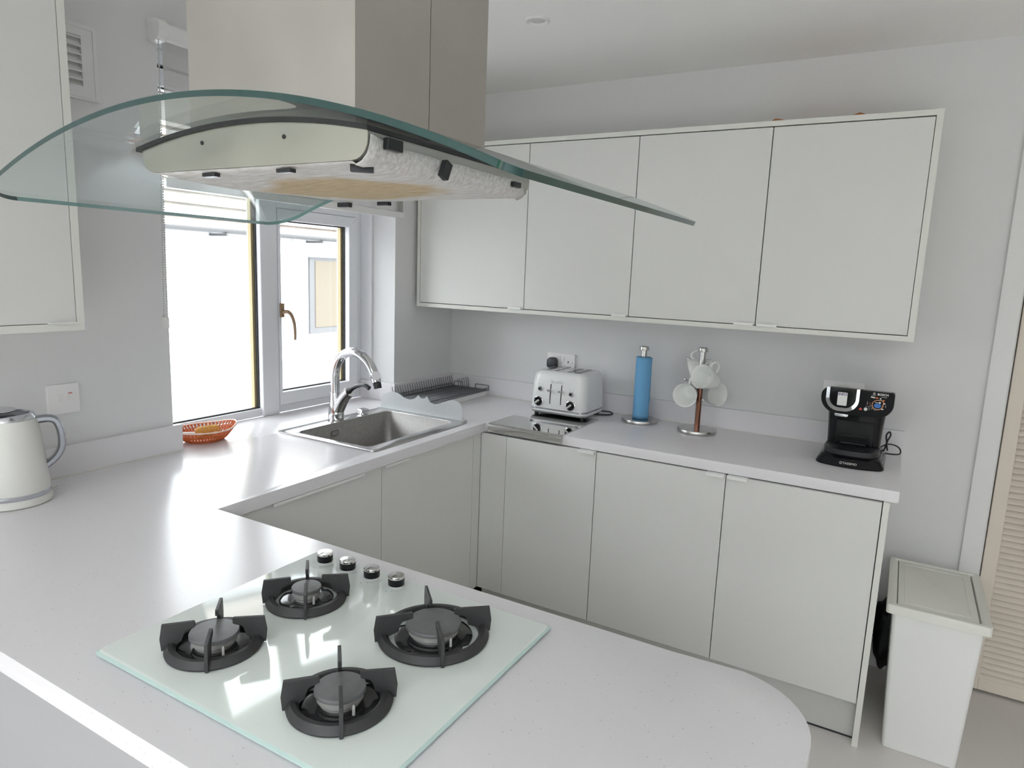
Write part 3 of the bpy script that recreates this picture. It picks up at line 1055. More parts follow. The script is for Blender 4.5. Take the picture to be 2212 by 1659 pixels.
sg.part('screen', PR(poly, XZD, -0.6265, -0.6235), guard_m)
sg.part('foot', BX(0.038, 0.522, -0.6385, -0.612, 0.0003, 0.0058, bev=0.001), guard_m)

# ---------------------------------------------------------------- dish drainer
dd = Thing('dish_drainer', 'black wire dish drainer on a white tray in the corner', 'dish rack', (0.15, -0.32, 0))
DX_0, DX_1, DY_0, DY_1 = 0.034, 0.268, -0.575, -0.032
bm = bmesh.new()
loft(bm, [[(u, v, 0.001) for u, v in rrect(DX_0 + 0.004, DX_1 - 0.004, DY_0 + 0.004, DY_1 - 0.004, 0.012)],
          [(u, v, 0.026) for u, v in rrect(DX_0, DX_1, DY_0, DY_1, 0.014)],
          [(u, v, 0.026) for u, v in rrect(DX_0 + 0.004, DX_1 - 0.004, DY_0 + 0.004, DY_1 - 0.004, 0.011)],
          [(u, v, 0.008) for u, v in rrect(DX_0 + 0.008, DX_1 - 0.008, DY_0 + 0.008, DY_1 - 0.008, 0.01)]])
dd.part('tray', bm, white_m, smooth=40)
RX0, RX1, RY0, RY1 = DX_0 + 0.006, DX_1 + 0.002, DY_0 + 0.008, DY_1 - 0.004
ZR = 0.031
bm = bmesh.new()
for xx in (RX0, 0.06, 0.105, 0.15, 0.195, 0.235, RX1):
    tube(bm, [(xx, RY0, ZR - 0.002), (xx, RY1, ZR - 0.002)], 0.0016, 6)
n = 44
for i in range(n):
    yy = RY0 + (RY1 - RY0) * i / (n - 1)
    tube(bm, [(RX0, yy, ZR + 0.012), (RX0 + 0.004, yy, ZR), (RX1 - 0.004, yy, ZR), (RX1, yy, ZR + 0.012)], 0.0013, 5)
dd.part('wire_grid', bm, wire_m, kind='stuff')
for xx in (RX0, RX1):
    dd.part('edge_rail', TU([(xx, RY0, ZR + 0.012), (xx, RY1, ZR + 0.012)], 0.0022, 8), wire_m, smooth=True)
for yy in (RY1,):
    for (a, b) in ((RX0 + 0.01, 0.105), (0.185, RX1)):
        dd.part('end_loop', TU(smooth_path([(a, yy, ZR), (a + 0.002, yy, ZR + 0.018), (a + 0.008, yy, ZR + 0.022), (b - 0.008, yy, ZR + 0.022), (b - 0.002, yy, ZR + 0.018), (b, yy, ZR)], 3), 0.0022, 8), wire_m, smooth=True)
src = None
rows = [(0.062, RY0 + 0.02 + 0.0185 * i, 0.056) for i in range(27)] + [(0.150, -0.135 + 0.0185 * i, 0.056) for i in range(6)]
for i, (xx, yy, hh) in enumerate(rows):
    if src is None:
        src = dd.part('tine', TU([(0.062, RY0 + 0.02, ZR), (0.060, RY0 + 0.018, ZR + 0.03), (0.054, RY0 + 0.015, ZR + hh)], 0.0017, 6), wire_m, smooth=True)
        o0 = Vector((xx, yy, 0))
    else:
        o = src.copy()
        COL.objects.link(o)
        o.parent = dd.o
        o.location = Vector((xx, yy, 0)) - o0

# ---------------------------------------------------------------- woven basket and scrubbing brush
bc = Vector((-0.035, -1.480, 0))
ud = Vector((0.22, 0.975, 0)).normalized()
vd = Vector((ud.y, -ud.x, 0))
bk = Thing('woven_basket', 'small orange woven basket with cream rim on the window ledge', 'basket', bc)
LA_, SA_, BH = 0.102, 0.088, 0.042
def bpt(t, k, z):
    # leaf-like outline; k = 0 bottom, 1 rim
    c, s = math.cos(t), math.sin(t)
    a = LA_ * (0.62 + 0.38 * k)
    b_ = SA_ * (0.55 + 0.45 * k)
    e = 1 + 0.10 * k * abs(c) ** 6
    h = z + 0.014 * k * max(0, c) ** 4 + 0.006 * k * (1 if s < 0 else 0.6) * abs(s) ** 2 * 0
    return bc + ud * (a * c * e) + vd * (b_ * s) + Vector((0, 0, h))
bm = bmesh.new()
N = 48
for i in range(N):
    t = 2 * PI * i / N
    for sgn in (1, -1):
        p = [bpt(t + sgn * 0.16 * k, k, 0.003 + BH * k ** 1.3) for k in (0, 0.33, 0.66, 1)]
        tube(bm, p, 0.0024, 5)
bk.part('weave', bm, orange_m, kind='stuff')
bm = bmesh.new()
for k in (0.25, 0.5, 0.75):
    tube(bm, [bpt(2 * PI * i / 40, k, 0.003 + BH * k ** 1.3) for i in range(40)], 0.0018, 5, closed=True)
bk.part('hoops', bm, orange_m)
bm = bmesh.new()
loft(bm, [[bpt(2 * PI * i / 32, 0.0, 0.0006) for i in range(32)], [bpt(2 * PI * i / 32, 0.04, 0.0045) for i in range(32)]])
bk.part('bottom', bm, orange_m)
rim = [bpt(2 * PI * i / 60, 1.0, 0.003 + BH) for i in range(60)]
bm = bmesh.new()
tube(bm, rim, [0.0026 + (0.0014 if i % 5 == 0 else 0) for i in range(60)], 8, closed=True)
bk.part('rim', bm, rim_m, smooth=True, label='cream bound rim')
br = Thing('scrubbing_brush', 'golden bristle scrubbing brush with white handle lying in orange basket', 'brush', bc + Vector((0, 0, 0.0053)))
axis = (ud * 1.0 + Vector((0.15, 0, 0))).normalized()
p0 = bc + Vector((0.010, -0.025, 0.031))
bm = bmesh.new()
pts, rr = [], []
for i in range(17):
    k = i / 16
    pts.append(p0 + axis * (0.088 * k - 0.020) + Vector((0, 0, 0.006 * k)))
    rr.append(0.023 * math.sqrt(max(0.02, 1 - (2 * k - 1) ** 6)))
tube(bm, pts, rr, 24)
bmesh.ops.subdivide_edges(bm, edges=bm.edges, cuts=1, use_grid_fill=True)
for v in bm.verts:
    v.co += Vector((noise.noise(v.co * 300), noise.noise(v.co * 310 + Vector((7, 0, 0))), noise.noise(v.co * 290 + Vector((0, 9, 0))))) * 0.0022
br.part('bristles', bm, sponge_m, smooth=True)
br.part('handle', TU([p0 + axis * -0.016, p0 + axis * -0.045 + Vector((0, 0, 0.002)), p0 + axis * -0.08 + Vector((0, 0, 0.008))], [0.008, 0.0085, 0.007], 12), white_m, smooth=True, label='white handle')

# ---------------------------------------------------------------- roller blind
RBX, RBZ = 0.034, 1.327
BY0, BY1 = -1.622, -0.408
rb = Thing('roller_blind', 'sheer white roller blind half lowered over the window', 'blind', (RBX, (BY0 + BY1) / 2, 0.87))
for (a, b) in ((-1.655, -1.6225), (-0.4075, -0.385)):
    rb.part('end_bracket', PR(rrect(0.001, 0.064, RBZ - 0.032, RBZ + 0.032, [0.026, 0.003, 0.003, 0.026]), lambda u, v, d: (u, d, v), a, b, bev=0.002), white_m, smooth=30)
rb.part('roller_tube', TU([(RBX, BY0, RBZ), (RBX, BY1, RBZ)], 0.026, 28), white_m, smooth=50)
fz0 = 0.892
rb.part('fabric', BX(0.0075, 0.0083, BY0 + 0.012, BY1 - 0.022, fz0, RBZ), blind_m)
rb.part('bottom_rail', PR(rrect(0.001, 0.015, 0.868, 0.897, 0.004), lambda u, v, d: (u, d, v), BY0 + 0.01, BY1 - 0.02, bev=0.001), white_m, smooth=30)
bm = bmesh.new()
nb_ = 110
ch = []
for i in range(nb_):
    k = i / (nb_ - 1)
    ch.append(Vector((0.046, -1.6465 - 0.011 * k, RBZ - 0.03 - (RBZ - 0.03 - 0.452) * k)))
for i in range(nb_):
    k = i / (nb_ - 1)
    ch.append(Vector((0.026, -1.6345 - 0.022 * k, RBZ - 0.03 - (RBZ - 0.03 - 0.452) * k)))
for p in ch:
    bmesh.ops.create_icosphere(bm, subdivisions=1, radius=0.0028, matrix=Matrix.Translation(p))
tube(bm, ch[:nb_], 0.0007, 4)
tube(bm, ch[nb_:], 0.0007, 4)
rb.part('bead_chain', bm, mat('bead_chain', (0.55, 0.55, 0.55), 0.4), smooth=True, kind='stuff')
rb.part('chain_tensioner', PR(rrect(-1.664, -1.652, 0.418, 0.458, 0.005), YZD, 0.024, 0.046, bev=0.002), white_m, smooth=40)

# ---------------------------------------------------------------- air vent on the left wall
av = Thing('air_vent', 'square white slatted air vent high on the window wall', 'vent', (0.005, -1.93, 1.18))
vy0, vy1, vz0, vz1 = -2.045, -1.815, 1.078, 1.280
iy0, iy1, iz0, iz1 = vy0 + 0.043, vy1 - 0.043, vz0 + 0.036, vz1 - 0.032
bm = bmesh.new()
for a in ((vy0, vy1, vz0, iz0), (vy0, vy1, iz1, vz1), (vy0, iy0, iz0, iz1), (iy1, vy1, iz0, iz1)):
    box(bm, 0.0006, 0.012, *a)
av.part('frame', bm, trimw_m)
bm = bmesh.new()
for a in ((vy0 + 0.006, vy1 - 0.006, vz0 + 0.006, vz0 + 0.011), (vy0 + 0.006, vy1 - 0.006, vz1 - 0.011, vz1 - 0.006), (vy0 + 0.006, vy0 + 0.011, vz0 + 0.011, vz1 - 0.011), (vy1 - 0.011, vy1 - 0.006, vz0 + 0.011, vz1 - 0.011)):
    box(bm, 0.012, 0.0145, *a)
av.part('frame_bead', bm, trimw_m)
av.part('backing', BX(0.0006, 0.0015, iy0, iy1, iz0, iz1), board_m)
src = None
for i in range(7):
    zc = iz0 + (iz1 - iz0) * i / 6
    if src is None:
        b_ = bmesh.new()
        prism(b_, [(0.0015, 0.009), (0.0015, 0.006), (0.011, -0.007), (0.0125, -0.004)], lambda u, v, d: (u, d, v), iy0, iy1)
        bmesh.ops.translate(b_, verts=b_.verts, vec=(0, 0, iz0))
        src = av.part('slat', b_, trimw_m)
    else:
        o = src.copy()
        COL.objects.link(o)
        o.parent = av.o
        o.location = (0, 0, zc - iz0)

# ---------------------------------------------------------------- fused spur switch on left wall, sockets on back wall
sw = Thing('wall_switch', 'white fused switch plate on the wall behind the kettle', 'switch', (0.005, -1.965, 0.227))
sw.part('plate', PR(rrect(-2.010, -1.924, 0.185, 0.271, 0.004), YZD, 0.0005, 0.010, bev=0.002), cloth_end_m, smooth=30)
sw.part('rocker', PR(rrect(-1.957, -1.944, 0.222, 0.247, 0.002), YZD, 0.0102, 0.0135, bev=0.001), white_m)
sw.part('rocker_mark', BX(0.0135, 0.0138, -1.956, -1.945, 0.2425, 0.245), rprint_m, label='red switch mark')
sw.part('fuse_holder', PR(rrect(-1.984, -1.969, 0.220, 0.243, 0.002), YZD, 0.0102, 0.0118, bev=0.0008), white_m)


def double_socket(name, label, xc, zc, plug):
    t_ = Thing(name, label, 'socket', (xc, 0, zc), group=None)
    w, h = 0.0745, 0.043
    t_.part('plate', PR(rrect(xc - w, xc + w, zc - h, zc + h, 0.004), XZD, -0.010, -0.0005, bev=0.002), cloth_end_m, smooth=30)
    for s in (-1, 1):
        t_.part('rocker', PR(rrect(xc + s * 0.0115 - 0.0068, xc + s * 0.0115 + 0.0068, zc + 0.004, zc + 0.030, 0.002), XZD, -0.0138, -0.0102, bev=0.001), white_m)
    for s in (-1, 1):
        if plug and s == -1:
            continue
        xx = xc + s * 0.040
        b_ = bmesh.new()
        box(b_, xx - 0.0025, xx + 0.0025, -0.0104, -0.0101, zc - 0.001, zc + 0.009)
        for q_ in (-1, 1):
            box(b_, xx + q_ * 0.0115 - 0.0035, xx + q_ * 0.0115 + 0.0035, -0.0104, -0.0101, zc - 0.023, zc - 0.018)
        t_.part('pin_holes', b_, black_m)
        t_.part('screw', LA([(0.003, 0), (0.003, 0.0006)], 12, (xc + s * 0.062, -0.0101, zc + 0.0), axis=Matrix.Rotation(PI / 2, 3, 'X')), satin_m)
    return t_


double_socket('double_socket', 'white double socket behind the toaster with a black plug in', 0.664, 0.213, True)
double_socket('double_socket', 'white double socket behind the black coffee machine', 1.922, 0.215, False)
pg = Thing('mains_plug', 'black three-pin plug in the socket behind the toaster', 'plug', (0.627, -0.02, 0.21))
bm = bmesh.new()
prof = rrect(0.601, 0.651, 0.183, 0.235, [0.018, 0.018, 0.012, 0.012])
cx, cz = 0.626, 0.209
ring = lambda s, y: [(cx + (u - cx) * s, y, cz + (v - cz) * s) for u, v in prof]
loft(bm, [ring(1, -0.0145), ring(1, -0.034), ring(0.93, -0.041), ring(0.8, -0.043)])
pg.part('body', bm, mat('plug_black', (0.03, 0.034, 0.04), 0.4), smooth=40)
pg.part('cord', TU(smooth_path([(cx, -0.028, 0.185), (cx, -0.029, 0.165), (cx + 0.003, -0.03, 0.12), (cx + 0.01, -0.03, 0.05), (cx + 0.02, -0.035, 0.012)], 4), 0.0035, 8), black_m, smooth=True)

# ---------------------------------------------------------------- mirror steel worktop saver
ws = Thing('worktop_saver', 'mirror-polished steel worktop saver under the toaster', 'worktop saver', (0.79, -0.4, 0))
bm = bmesh.new()
prof = [(-0.215, 0.0004), (-0.215, 0.0024), (-0.586, 0.0024)]
for i in range(7):
    t = PI / 2 * i / 6
    prof.append((-0.586 - 0.012 * math.sin(t), -0.0096 + 0.012 * math.cos(t)))
prof += [(-0.599, -0.026), (-0.604, -0.032), (-0.602, -0.0335), (-0.5965, -0.027), (-0.5963, -0.0096)]
for i in range(7):
    t = PI / 2 * (1 - i / 6)
    prof.append((-0.5863 - 0.0098 * math.sin(t), -0.0096 + 0.010 * math.cos(t)))
prism(bm, prof, lambda u, v, d: (d, u, v), 0.6165, 0.9645)
ws.part('plate', bm, plate_m, smooth=30)

# ---------------------------------------------------------------- toaster
TXC, TYF, TYB = 0.790, -0.300, -0.062
ts = Thing('toaster', 'cream white four-slice toaster with chrome dials', 'toaster', (TXC, -0.18, 0.0024))
def tring(z, hw, yf, yb, r):
    return [(u, v, z) for u, v in rrect(TXC - hw, TXC + hw, yf, yb, r, n=6)]
ZB = 0.0024
bm = bmesh.new()
loft(bm, [tring(ZB + 0.008, 0.128, TYF + 0.018, TYB - 0.012, 0.03), tring(ZB + 0.013, 0.137, TYF + 0.006, TYB - 0.003, 0.034),
          tring(ZB + 0.022, 0.141, TYF, TYB, 0.036), tring(ZB + 0.028, 0.140, TYF + 0.001, TYB - 0.001, 0.036)])
ts.part('base', bm, toast_m, smooth=40)
bm = bmesh.new()
loft(bm, [tring(ZB + 0.028, 0.1385, TYF + 0.0026, TYB - 0.0026, 0.035), tring(ZB + 0.036, 0.1385, TYF + 0.0026, TYB - 0.0026, 0.035)])
bd = ts.part('trim_band', bm, mat('toaster_band', (0.42, 0.43, 0.46), 0.2, 1.0), smooth=40, label='chrome trim band')
for xx in (TXC - 0.118, TXC + 0.106):
    ts.part('band_clip', BX(xx - 0.011, xx + 0.011, TYF - 0.0006, TYF + 0.004, ZB + 0.0275, ZB + 0.0365, bev=0.001), chrome_m, parent=bd)
bm = bmesh.new()
loft(bm, [tring(ZB + 0.036, 0.1395, TYF + 0.001, TYB - 0.001, 0.036), tring(ZB + 0.09, 0.138, TYF + 0.003, TYB - 0.003, 0.036), tring(ZB + 0.15, 0.134, TYF + 0.008, TYB - 0.006, 0.036),
          tring(ZB + 0.18, 0.130, TYF + 0.013, TYB - 0.009, 0.036), tring(ZB + 0.192, 0.126, TYF + 0.018, TYB - 0.013, 0.034), tring(ZB + 0.200, 0.118, TYF + 0.027, TYB - 0.02, 0.03),
          tring(ZB + 0.2025, 0.108, TYF + 0.036, TYB - 0.028, 0.024)], cap0=True, cap1=True)
bodyo = ts.part('body', bm, toast_m, smooth=50)
ZT = ZB + 0.2026
for (a, b) in ((TXC - 0.098, TXC - 0.006), (TXC + 0.006, TXC + 0.098)):
    ts.part('top_plate', PR(rrect(a, b, TYF + 0.045, TYB - 0.035, 0.004), XYD, ZT, ZT + 0.0012), chrome_m)
for xx in (-0.074, -0.033, 0.033, 0.074):
    ts.part('slot', PR(rrect(TXC + xx - 0.013, TXC + xx + 0.013, TYF + 0.055, TYB - 0.045, 0.003), XYD, ZT + 0.0013, ZT + 0.0018), gloss_black_m, label='dark bread slot')
rotX = Matrix.Rotation(PI / 2, 3, 'X')       # local z -> -y
def yfront(z):
    z -= ZB
    return TYF + 0.001 + (0.002 if z < 0.09 else 0.002 + 0.005 * (z - 0.09) / 0.06)
LX = (0.757, 0.811)
for xx in LX:
    y = yfront(0.10)
    b_ = bmesh.new()
    zs_ = [0.060, 0.076, 0.0924, 0.11, 0.13, 0.150]
    prism(b_, [(xx - 0.0021, z) for z in zs_] + [(xx + 0.0021, z) for z in zs_[::-1]], lambda u, v, d: (u, yfront(v) - d, v), -0.004, 0.0012)
    lo = ts.part('lever_track', b_, black_m)
    b_ = TU([(xx, yfront(0.122) + 0.002, 0.122), (xx, yfront(0.122) - 0.008, 0.122)], 0.003, 10)
    tube(b_, [(xx - 0.010, y - 0.011, 0.1205), (xx + 0.008, y - 0.011, 0.1235)], [0.0048, 0.0042], 12)
    ts.part('lever', b_, chrome_m, smooth=50, parent=lo)
for (kx, kz, R_) in ((0.6990, 0.066, 0.0205), (0.8600, 0.063, 0.0205)):
    y = yfront(kz)
    k0 = ts.part('browning_dial', LA([(R_ + 0.0025, -0.002), (R_ + 0.0025, 0.0025), (R_, 0.004), (R_ * 0.9, 0.003)], 32, (kx, y, kz), axis=rotX), chrome_m, smooth=40)
    k1 = ts.part('dial_face', LA([(R_ * 0.9, 0.003), (R_ * 0.88, 0.008), (R_ * 0.8, 0.0095)], 32, (kx, y, kz), axis=rotX), gloss_black_m, smooth=40, parent=k0)
    b_ = BX(-R_ * 0.85, R_ * 0.55, -0.0145, -0.008, -0.0045, 0.0045, bev=0.0012)
    bmesh.ops.rotate(b_, verts=b_.verts, cent=(0, 0, 0), matrix=Matrix.Rotation(math.radians(-40), 3, 'Y'))
    bmesh.ops.translate(b_, verts=b_.verts, vec=(kx, y, kz))
    ts.part('dial_pointer', b_, satin_m, parent=k0)
for (kx, kz, R_) in ((0.7065, 0.124, 0.0115), (0.8610, 0.1150, 0.0115)):
    y = yfront(kz)
    k0 = ts.part('function_knob', LA([(R_, -0.002), (R_, 0.003), (R_ * 0.85, 0.0045)], 24, (kx, y, kz), axis=rotX), chrome_m, smooth=40)
    ts.part('knob_centre', LA([(R_ * 0.58, 0.003), (R_ * 0.55, 0.010), (R_ * 0.45, 0.011)], 20, (kx - 0.002, y, kz), axis=rotX), black_m, smooth=40, parent=k0)
    for q_ in (-1, 1):
        ts.part('dial_mark', LA([(0.0016, 0.0), (0.0016, 0.0006)], 10, (kx + q_ * 0.010, yfront(kz + 0.022) , kz + 0.021), axis=rotX), print_m)
zt_ = 0.1605
ts.part('brand_lettering', text_bm('Breville', 0.022, lambda u, v, d: (TXC - 0.004 + u, yfront(0.16) - 0.0008 - d, zt_ + v), depth=0.0008, bold=0.0004), toast_m, label='raised white brand lettering')
for xx in (TXC - 0.115, TXC + 0.115):
    for yy in (TYF + 0.035, TYB - 0.03):
        ts.part('foot', LA([(0.009, ZB), (0.009, ZB + 0.009)], 14, (xx, yy, 0)), rubber_m)
ts.part('power_cord', TU(smooth_path([(TXC + 0.12, TYB - 0.02, 0.014), (TXC + 0.165, TYB - 0.002, 0.012), (TXC + 0.185, TYB - 0.015, 0.006), (TXC + 0.16, TYB - 0.055, 0.0055), (TXC + 0.10, TYB - 0.08, 0.0065)], 6), 0.0035, 8), black_m, smooth=True)

# ---------------------------------------------------------------- paper towel holder and roll
PTX, PTY = 1.1235, -0.122
pt = Thing('paper_towel_holder', 'satin steel paper towel holder on the worktop', 'holder', (PTX, PTY, 0))
pt.part('base', LA([(0.079, 0.0005), (0.080, 0.004), (0.080, 0.014), (0.0785, 0.016), (0.001, 0.0162)], 56, (PTX, PTY, 0), cap1=False), satin_m, smooth=40)
pt.part('pole', LA([(0.0125, 0.016), (0.0125, 0.322)], 24, (PTX, PTY, 0)), satin_m, smooth=50)
pt.part('knob', LA([(0.0125, 0.322), (0.021, 0.323), (0.0215, 0.326), (0.0205, 0.338), (0.016, 0.3405), (0.001, 0.341)], 28, (PTX, PTY, 0), cap1=False), satin_m, smooth=40)
bm = bmesh.new()
loops = []
for z in [0.0168 + 0.276 * i / 14 for i in range(15)]:
    L = []
    for i in range(56):
        t = 2 * PI * i / 56
        r = 0.0325 + 0.00025 * noise.noise(Vector((math.cos(t) * 2, math.sin(t) * 2, z * 20)))
        L.append((PTX + r * math.cos(t), PTY + r * math.sin(t), z))
    loops.append(L)
loft(bm, loops)
pr_ = Thing('paper_towel_roll', 'thin roll of blue paper towel on the steel holder', 'paper towel', (PTX, PTY, 0.0165))
pr_.part('roll', bm, blue_m, smooth=60)
bm = bmesh.new()
loops = []
for z in [0.0172 + 0.2755 * i / 16 for i in range(17)]:
    w_ = 0.004 * noise.noise(Vector((0, 3, z * 22)))
    pth = []
    for i in range(19):
        t = -3.0 + 2.75 * i / 18
        r = 0.0330 + 0.0045 * (i / 18) ** 3
        pth.append(Vector((PTX + r * math.cos(t), PTY + r * math.sin(t), z)))
    e_ = pth[-1] + Vector((0.004 + w_ * 0.5, 0.006 + w_, 0))
    pth.append(e_)
    loops.append(pth)
loft(bm, loops, closed=False)
o = pr_.part('loose_sheet', bm, blue_m, smooth=60)
so = o.modifiers.new('thickness', 'SOLIDIFY')
so.thickness = 0.0012

# ---------------------------------------------------------------- mug tree and mugs
MX, MY = 1.3905, -0.160
mt = Thing('mug_tree', 'copper pole mug tree with satin steel base and chrome pegs', 'mug tree', (MX, MY, 0))
mt.part('base', LA([(0.079, 0.0005), (0.080, 0.004), (0.080, 0.014), (0.0785, 0.016), (0.001, 0.0162)], 56, (MX, MY, 0), cap1=False), satin_m, smooth=40)
mt.part('pole', LA([(0.0115, 0.016), (0.0115, 0.30)], 24, (MX, MY, 0)), copper_m, smooth=50, label='copper coloured pole')
mt.part('top_sleeve', LA([(0.0125, 0.285), (0.0125, 0.342)], 24, (MX, MY, 0)), satin_m, smooth=50)
mt.part('knob', LA([(0.0125, 0.342), (0.0195, 0.343), (0.020, 0.346), (0.0195, 0.358), (0.016, 0.361), (0.001, 0.3615)], 28, (MX, MY, 0), cap1=False), satin_m, smooth=40)
TC = Vector((0.239, -0.96, 0.148)).normalized()     # towards the viewer's side of the room
RI = Vector((0.869, 0.495, 0))
UP = Vector((0, 0, 1))
def peg(d, z, L=0.075):
    d = Vector(d)
    d = Vector((d.x, d.y, 0)).normalized() + Vector((0, 0, 0.45))
    d.normalize()
    p0_ = Vector((MX, MY, z))
    e_ = p0_ + d * L
    b_ = TU([p0_, e_], 0.0032, 10)
    bmesh.ops.create_uvsphere(b_, u_segments=14, v_segments=8, radius=0.0068, matrix=Matrix.Translation(e_))
    mt.part('peg', b_, chrome_m, smooth=60)
    return e_
DR = {'free': TC * 1.0 + RI * 0.35, 'L': RI * -1.0 + TC * 0.15, 'R': RI * 1.0 + TC * 0.1 , 'A': TC * 0.9 + RI * 0.30, 'B': RI * -0.75 - TC * 0.65, 'C': RI * 0.6 - TC * 0.8}
E_ = {}
E_['free'] = peg(DR['free'], 0.128, 0.045)
E_['L'] = peg(DR['L'], 0.195)
E_['R'] = peg(DR['R'], 0.195)
E_['A'] = peg(DR['A'], 0.275, 0.06)
E_['B'] = peg(DR['B'], 0.275)
E_['C'] = peg(DR['C'], 0.195)


def mug_bmesh():
    """mug along +z, mouth at z = 0.098; handle on +x side"""
    out = [(0.026, 0.0), (0.030, 0.002), (0.033, 0.012), (0.0405, 0.045), (0.0475, 0.08), (0.0505, 0.0965), (0.0498, 0.098), (0.0482, 0.0965),
           (0.0450, 0.08), (0.038, 0.046), (0.030, 0.013), (0.024, 0.007), (0.0008, 0.0065)]
    return LA(out, 40, cap0=True, cap1=False)


def mug_handle():
    pts_ = smooth_path([(0.0425, 0, 0.070), (0.060, 0, 0.080), (0.073, 0, 0.070), (0.075, 0, 0.050), (0.062, 0, 0.030), (0.036, 0, 0.024)], 5)
    b_ = bmesh.new()
    tube(b_, pts_, 0.0048, 10)
    return b_


def mug(label, mouth, d, hup):
    d = Vector(d).normalized()
    x = Vector(hup)
    x = (x - d * x.dot(d)).normalized()
    y = d.cross(x)
    Mx = Matrix((x, y, d)).transposed().to_4x4()
    loc_ = Vector(mouth) - d * 0.098
    t_ = Thing('mug', label, 'mug', loc_, group='white mugs on the mug tree', local=True)
    b_ = mug_bmesh()
    t_.part('body', b_, mug_m, smooth=50)
    b_ = mug_handle()
    t_.part('handle', b_, mug_m, smooth=60)
    t_.o.matrix_world = Matrix.Translation(loc_) @ Mx
    return t_


P0 = Vector((MX, MY, 0))
mug('white mug hanging at the front of the mug tree, above the others', P0 + TC * 0.085 + RI * 0.000 + UP * 0.2385, TC * 0.72 - RI * 0.68 + UP * 0.22, UP * 1.0 + RI * 0.75)
mug('white mug hanging low on the left side of the mug tree', P0 - RI * 0.062 + TC * 0.055 + UP * 0.156, TC * 0.94 - RI * 0.25 - UP * 0.18, UP * 1.0 + RI * 0.25)
mug('white mug hanging low on the right side of the mug tree', P0 + RI * 0.079 - TC * 0.0 + UP * 0.165, TC * 0.80 + RI * 0.60 - UP * 0.05, UP * 1.0 - RI * 0.3)
mug('white mug hanging at the back of the mug tree', P0 - RI * 0.050 - TC * 0.045 + UP * 0.262, -RI * 0.94 - TC * 0.28 - UP * 0.22, UP * 1.0 + RI * 0.35)

# ---------------------------------------------------------------- coffee machine
CX = 1.988
cm = Thing('coffee_machine', 'black pod coffee machine at the right end of the worktop', 'coffee machine', (CX, -0.24, 0))
def cring(z, x0_, x1_, yf, yb, r):
    return [(u, v, z) for u, v in rrect(x0_, x1_, yf, yb, r, n=6)]
def bowed(z, hw, yf, yb, bow, r=0.02):
    # plan outline with a front edge bowed towards -y
    L = rrect(CX - hw, CX + hw, yf, yb, r, n=5)
    out = []
    # subdivide front edge
    pts_ = []
    for i, (u, v) in enumerate(L):
        pts_.append((u, v))
        u2_, v2_ = L[(i + 1) % len(L)]
        if abs(v - yf) < 1e-6 and abs(v2_ - yf) < 1e-6:
            for k in range(1, 12):
                pts_.append((u + (u2_ - u) * k / 12, yf))
    for u, v in pts_:
        if v < (yf + yb) / 2:
            v -= bow * (1 - ((u - CX) / hw) ** 2)
        out.append((u, v, z))
    return out
bm = bmesh.new()
loft(bm, [bowed(0.001, 0.110, -0.355, -0.085, 0.030), bowed(0.006, 0.111, -0.356, -0.085, 0.030), bowed(0.022, 0.104, -0.346, -0.09, 0.029), bowed(0.034, 0.097, -0.336, -0.095, 0.027), bowed(0.036, 0.093, -0.33, -0.095, 0.026)])
cm.part('base', bm, gloss_black_m, smooth=40)
bm = bmesh.new()
loft(bm, [bowed(0.0362, 0.091, -0.322, -0.20, 0.024, 0.03), bowed(0.054, 0.091, -0.322, -0.20, 0.024, 0.03), bowed(0.057, 0.088, -0.318, -0.20, 0.023, 0.03)])
tr = cm.part('drip_tray', bm, black_m, smooth=40)
bm = bmesh.new()
for i in range(9):
    yy = -0.235 - 0.009 * i
    hw = 0.07 - 0.003 * i
    for k in range(12):
        xx = CX - hw + 2 * hw * (k + 0.5) / 12
        box(bm, xx - hw / 16, xx + hw / 16, yy - 0.002, yy + 0.002, 0.0571, 0.058)
cm.part('tray_grid', bm, gloss_black_m, kind='stuff', parent=tr)
# column: two outer pillars and recessed curved front
bm = bmesh.new()
loft(bm, [cring(0.0364, CX - 0.088, CX + 0.088, -0.252, -0.098, 0.035), cring(0.12, CX - 0.0915, CX + 0.0915, -0.262, -0.098, 0.04), cring(0.195, CX - 0.096, CX + 0.096, -0.272, -0.098, 0.042)])
cm.part('column', bm, gloss_black_m, smooth=50)
bm = bmesh.new()
loft(bm, [[(CX - 0.062, -0.2545, 0.060), (CX + 0.062, -0.2545, 0.060), (CX + 0.062, -0.250, 0.060), (CX - 0.062, -0.250, 0.060)],
          [(CX - 0.060, -0.2695, 0.150), (CX + 0.060, -0.2695, 0.150), (CX + 0.060, -0.262, 0.150), (CX - 0.060, -0.262, 0.150)]])
fp = cm.part('column_panel', bm, mat('dark_panel', (0.012, 0.014, 0.014), 0.22, spec=0.3), smooth=40)
for zz in (0.093, 0.064):
    y = -0.2545 - 0.015 * (zz - 0.06) / 0.09
    cm.part('cup_ledge', TU([(CX - 0.042, y - 0.001, zz), (CX + 0.042, y - 0.001, zz)], 0.003, 8), black_m, smooth=True, parent=fp)
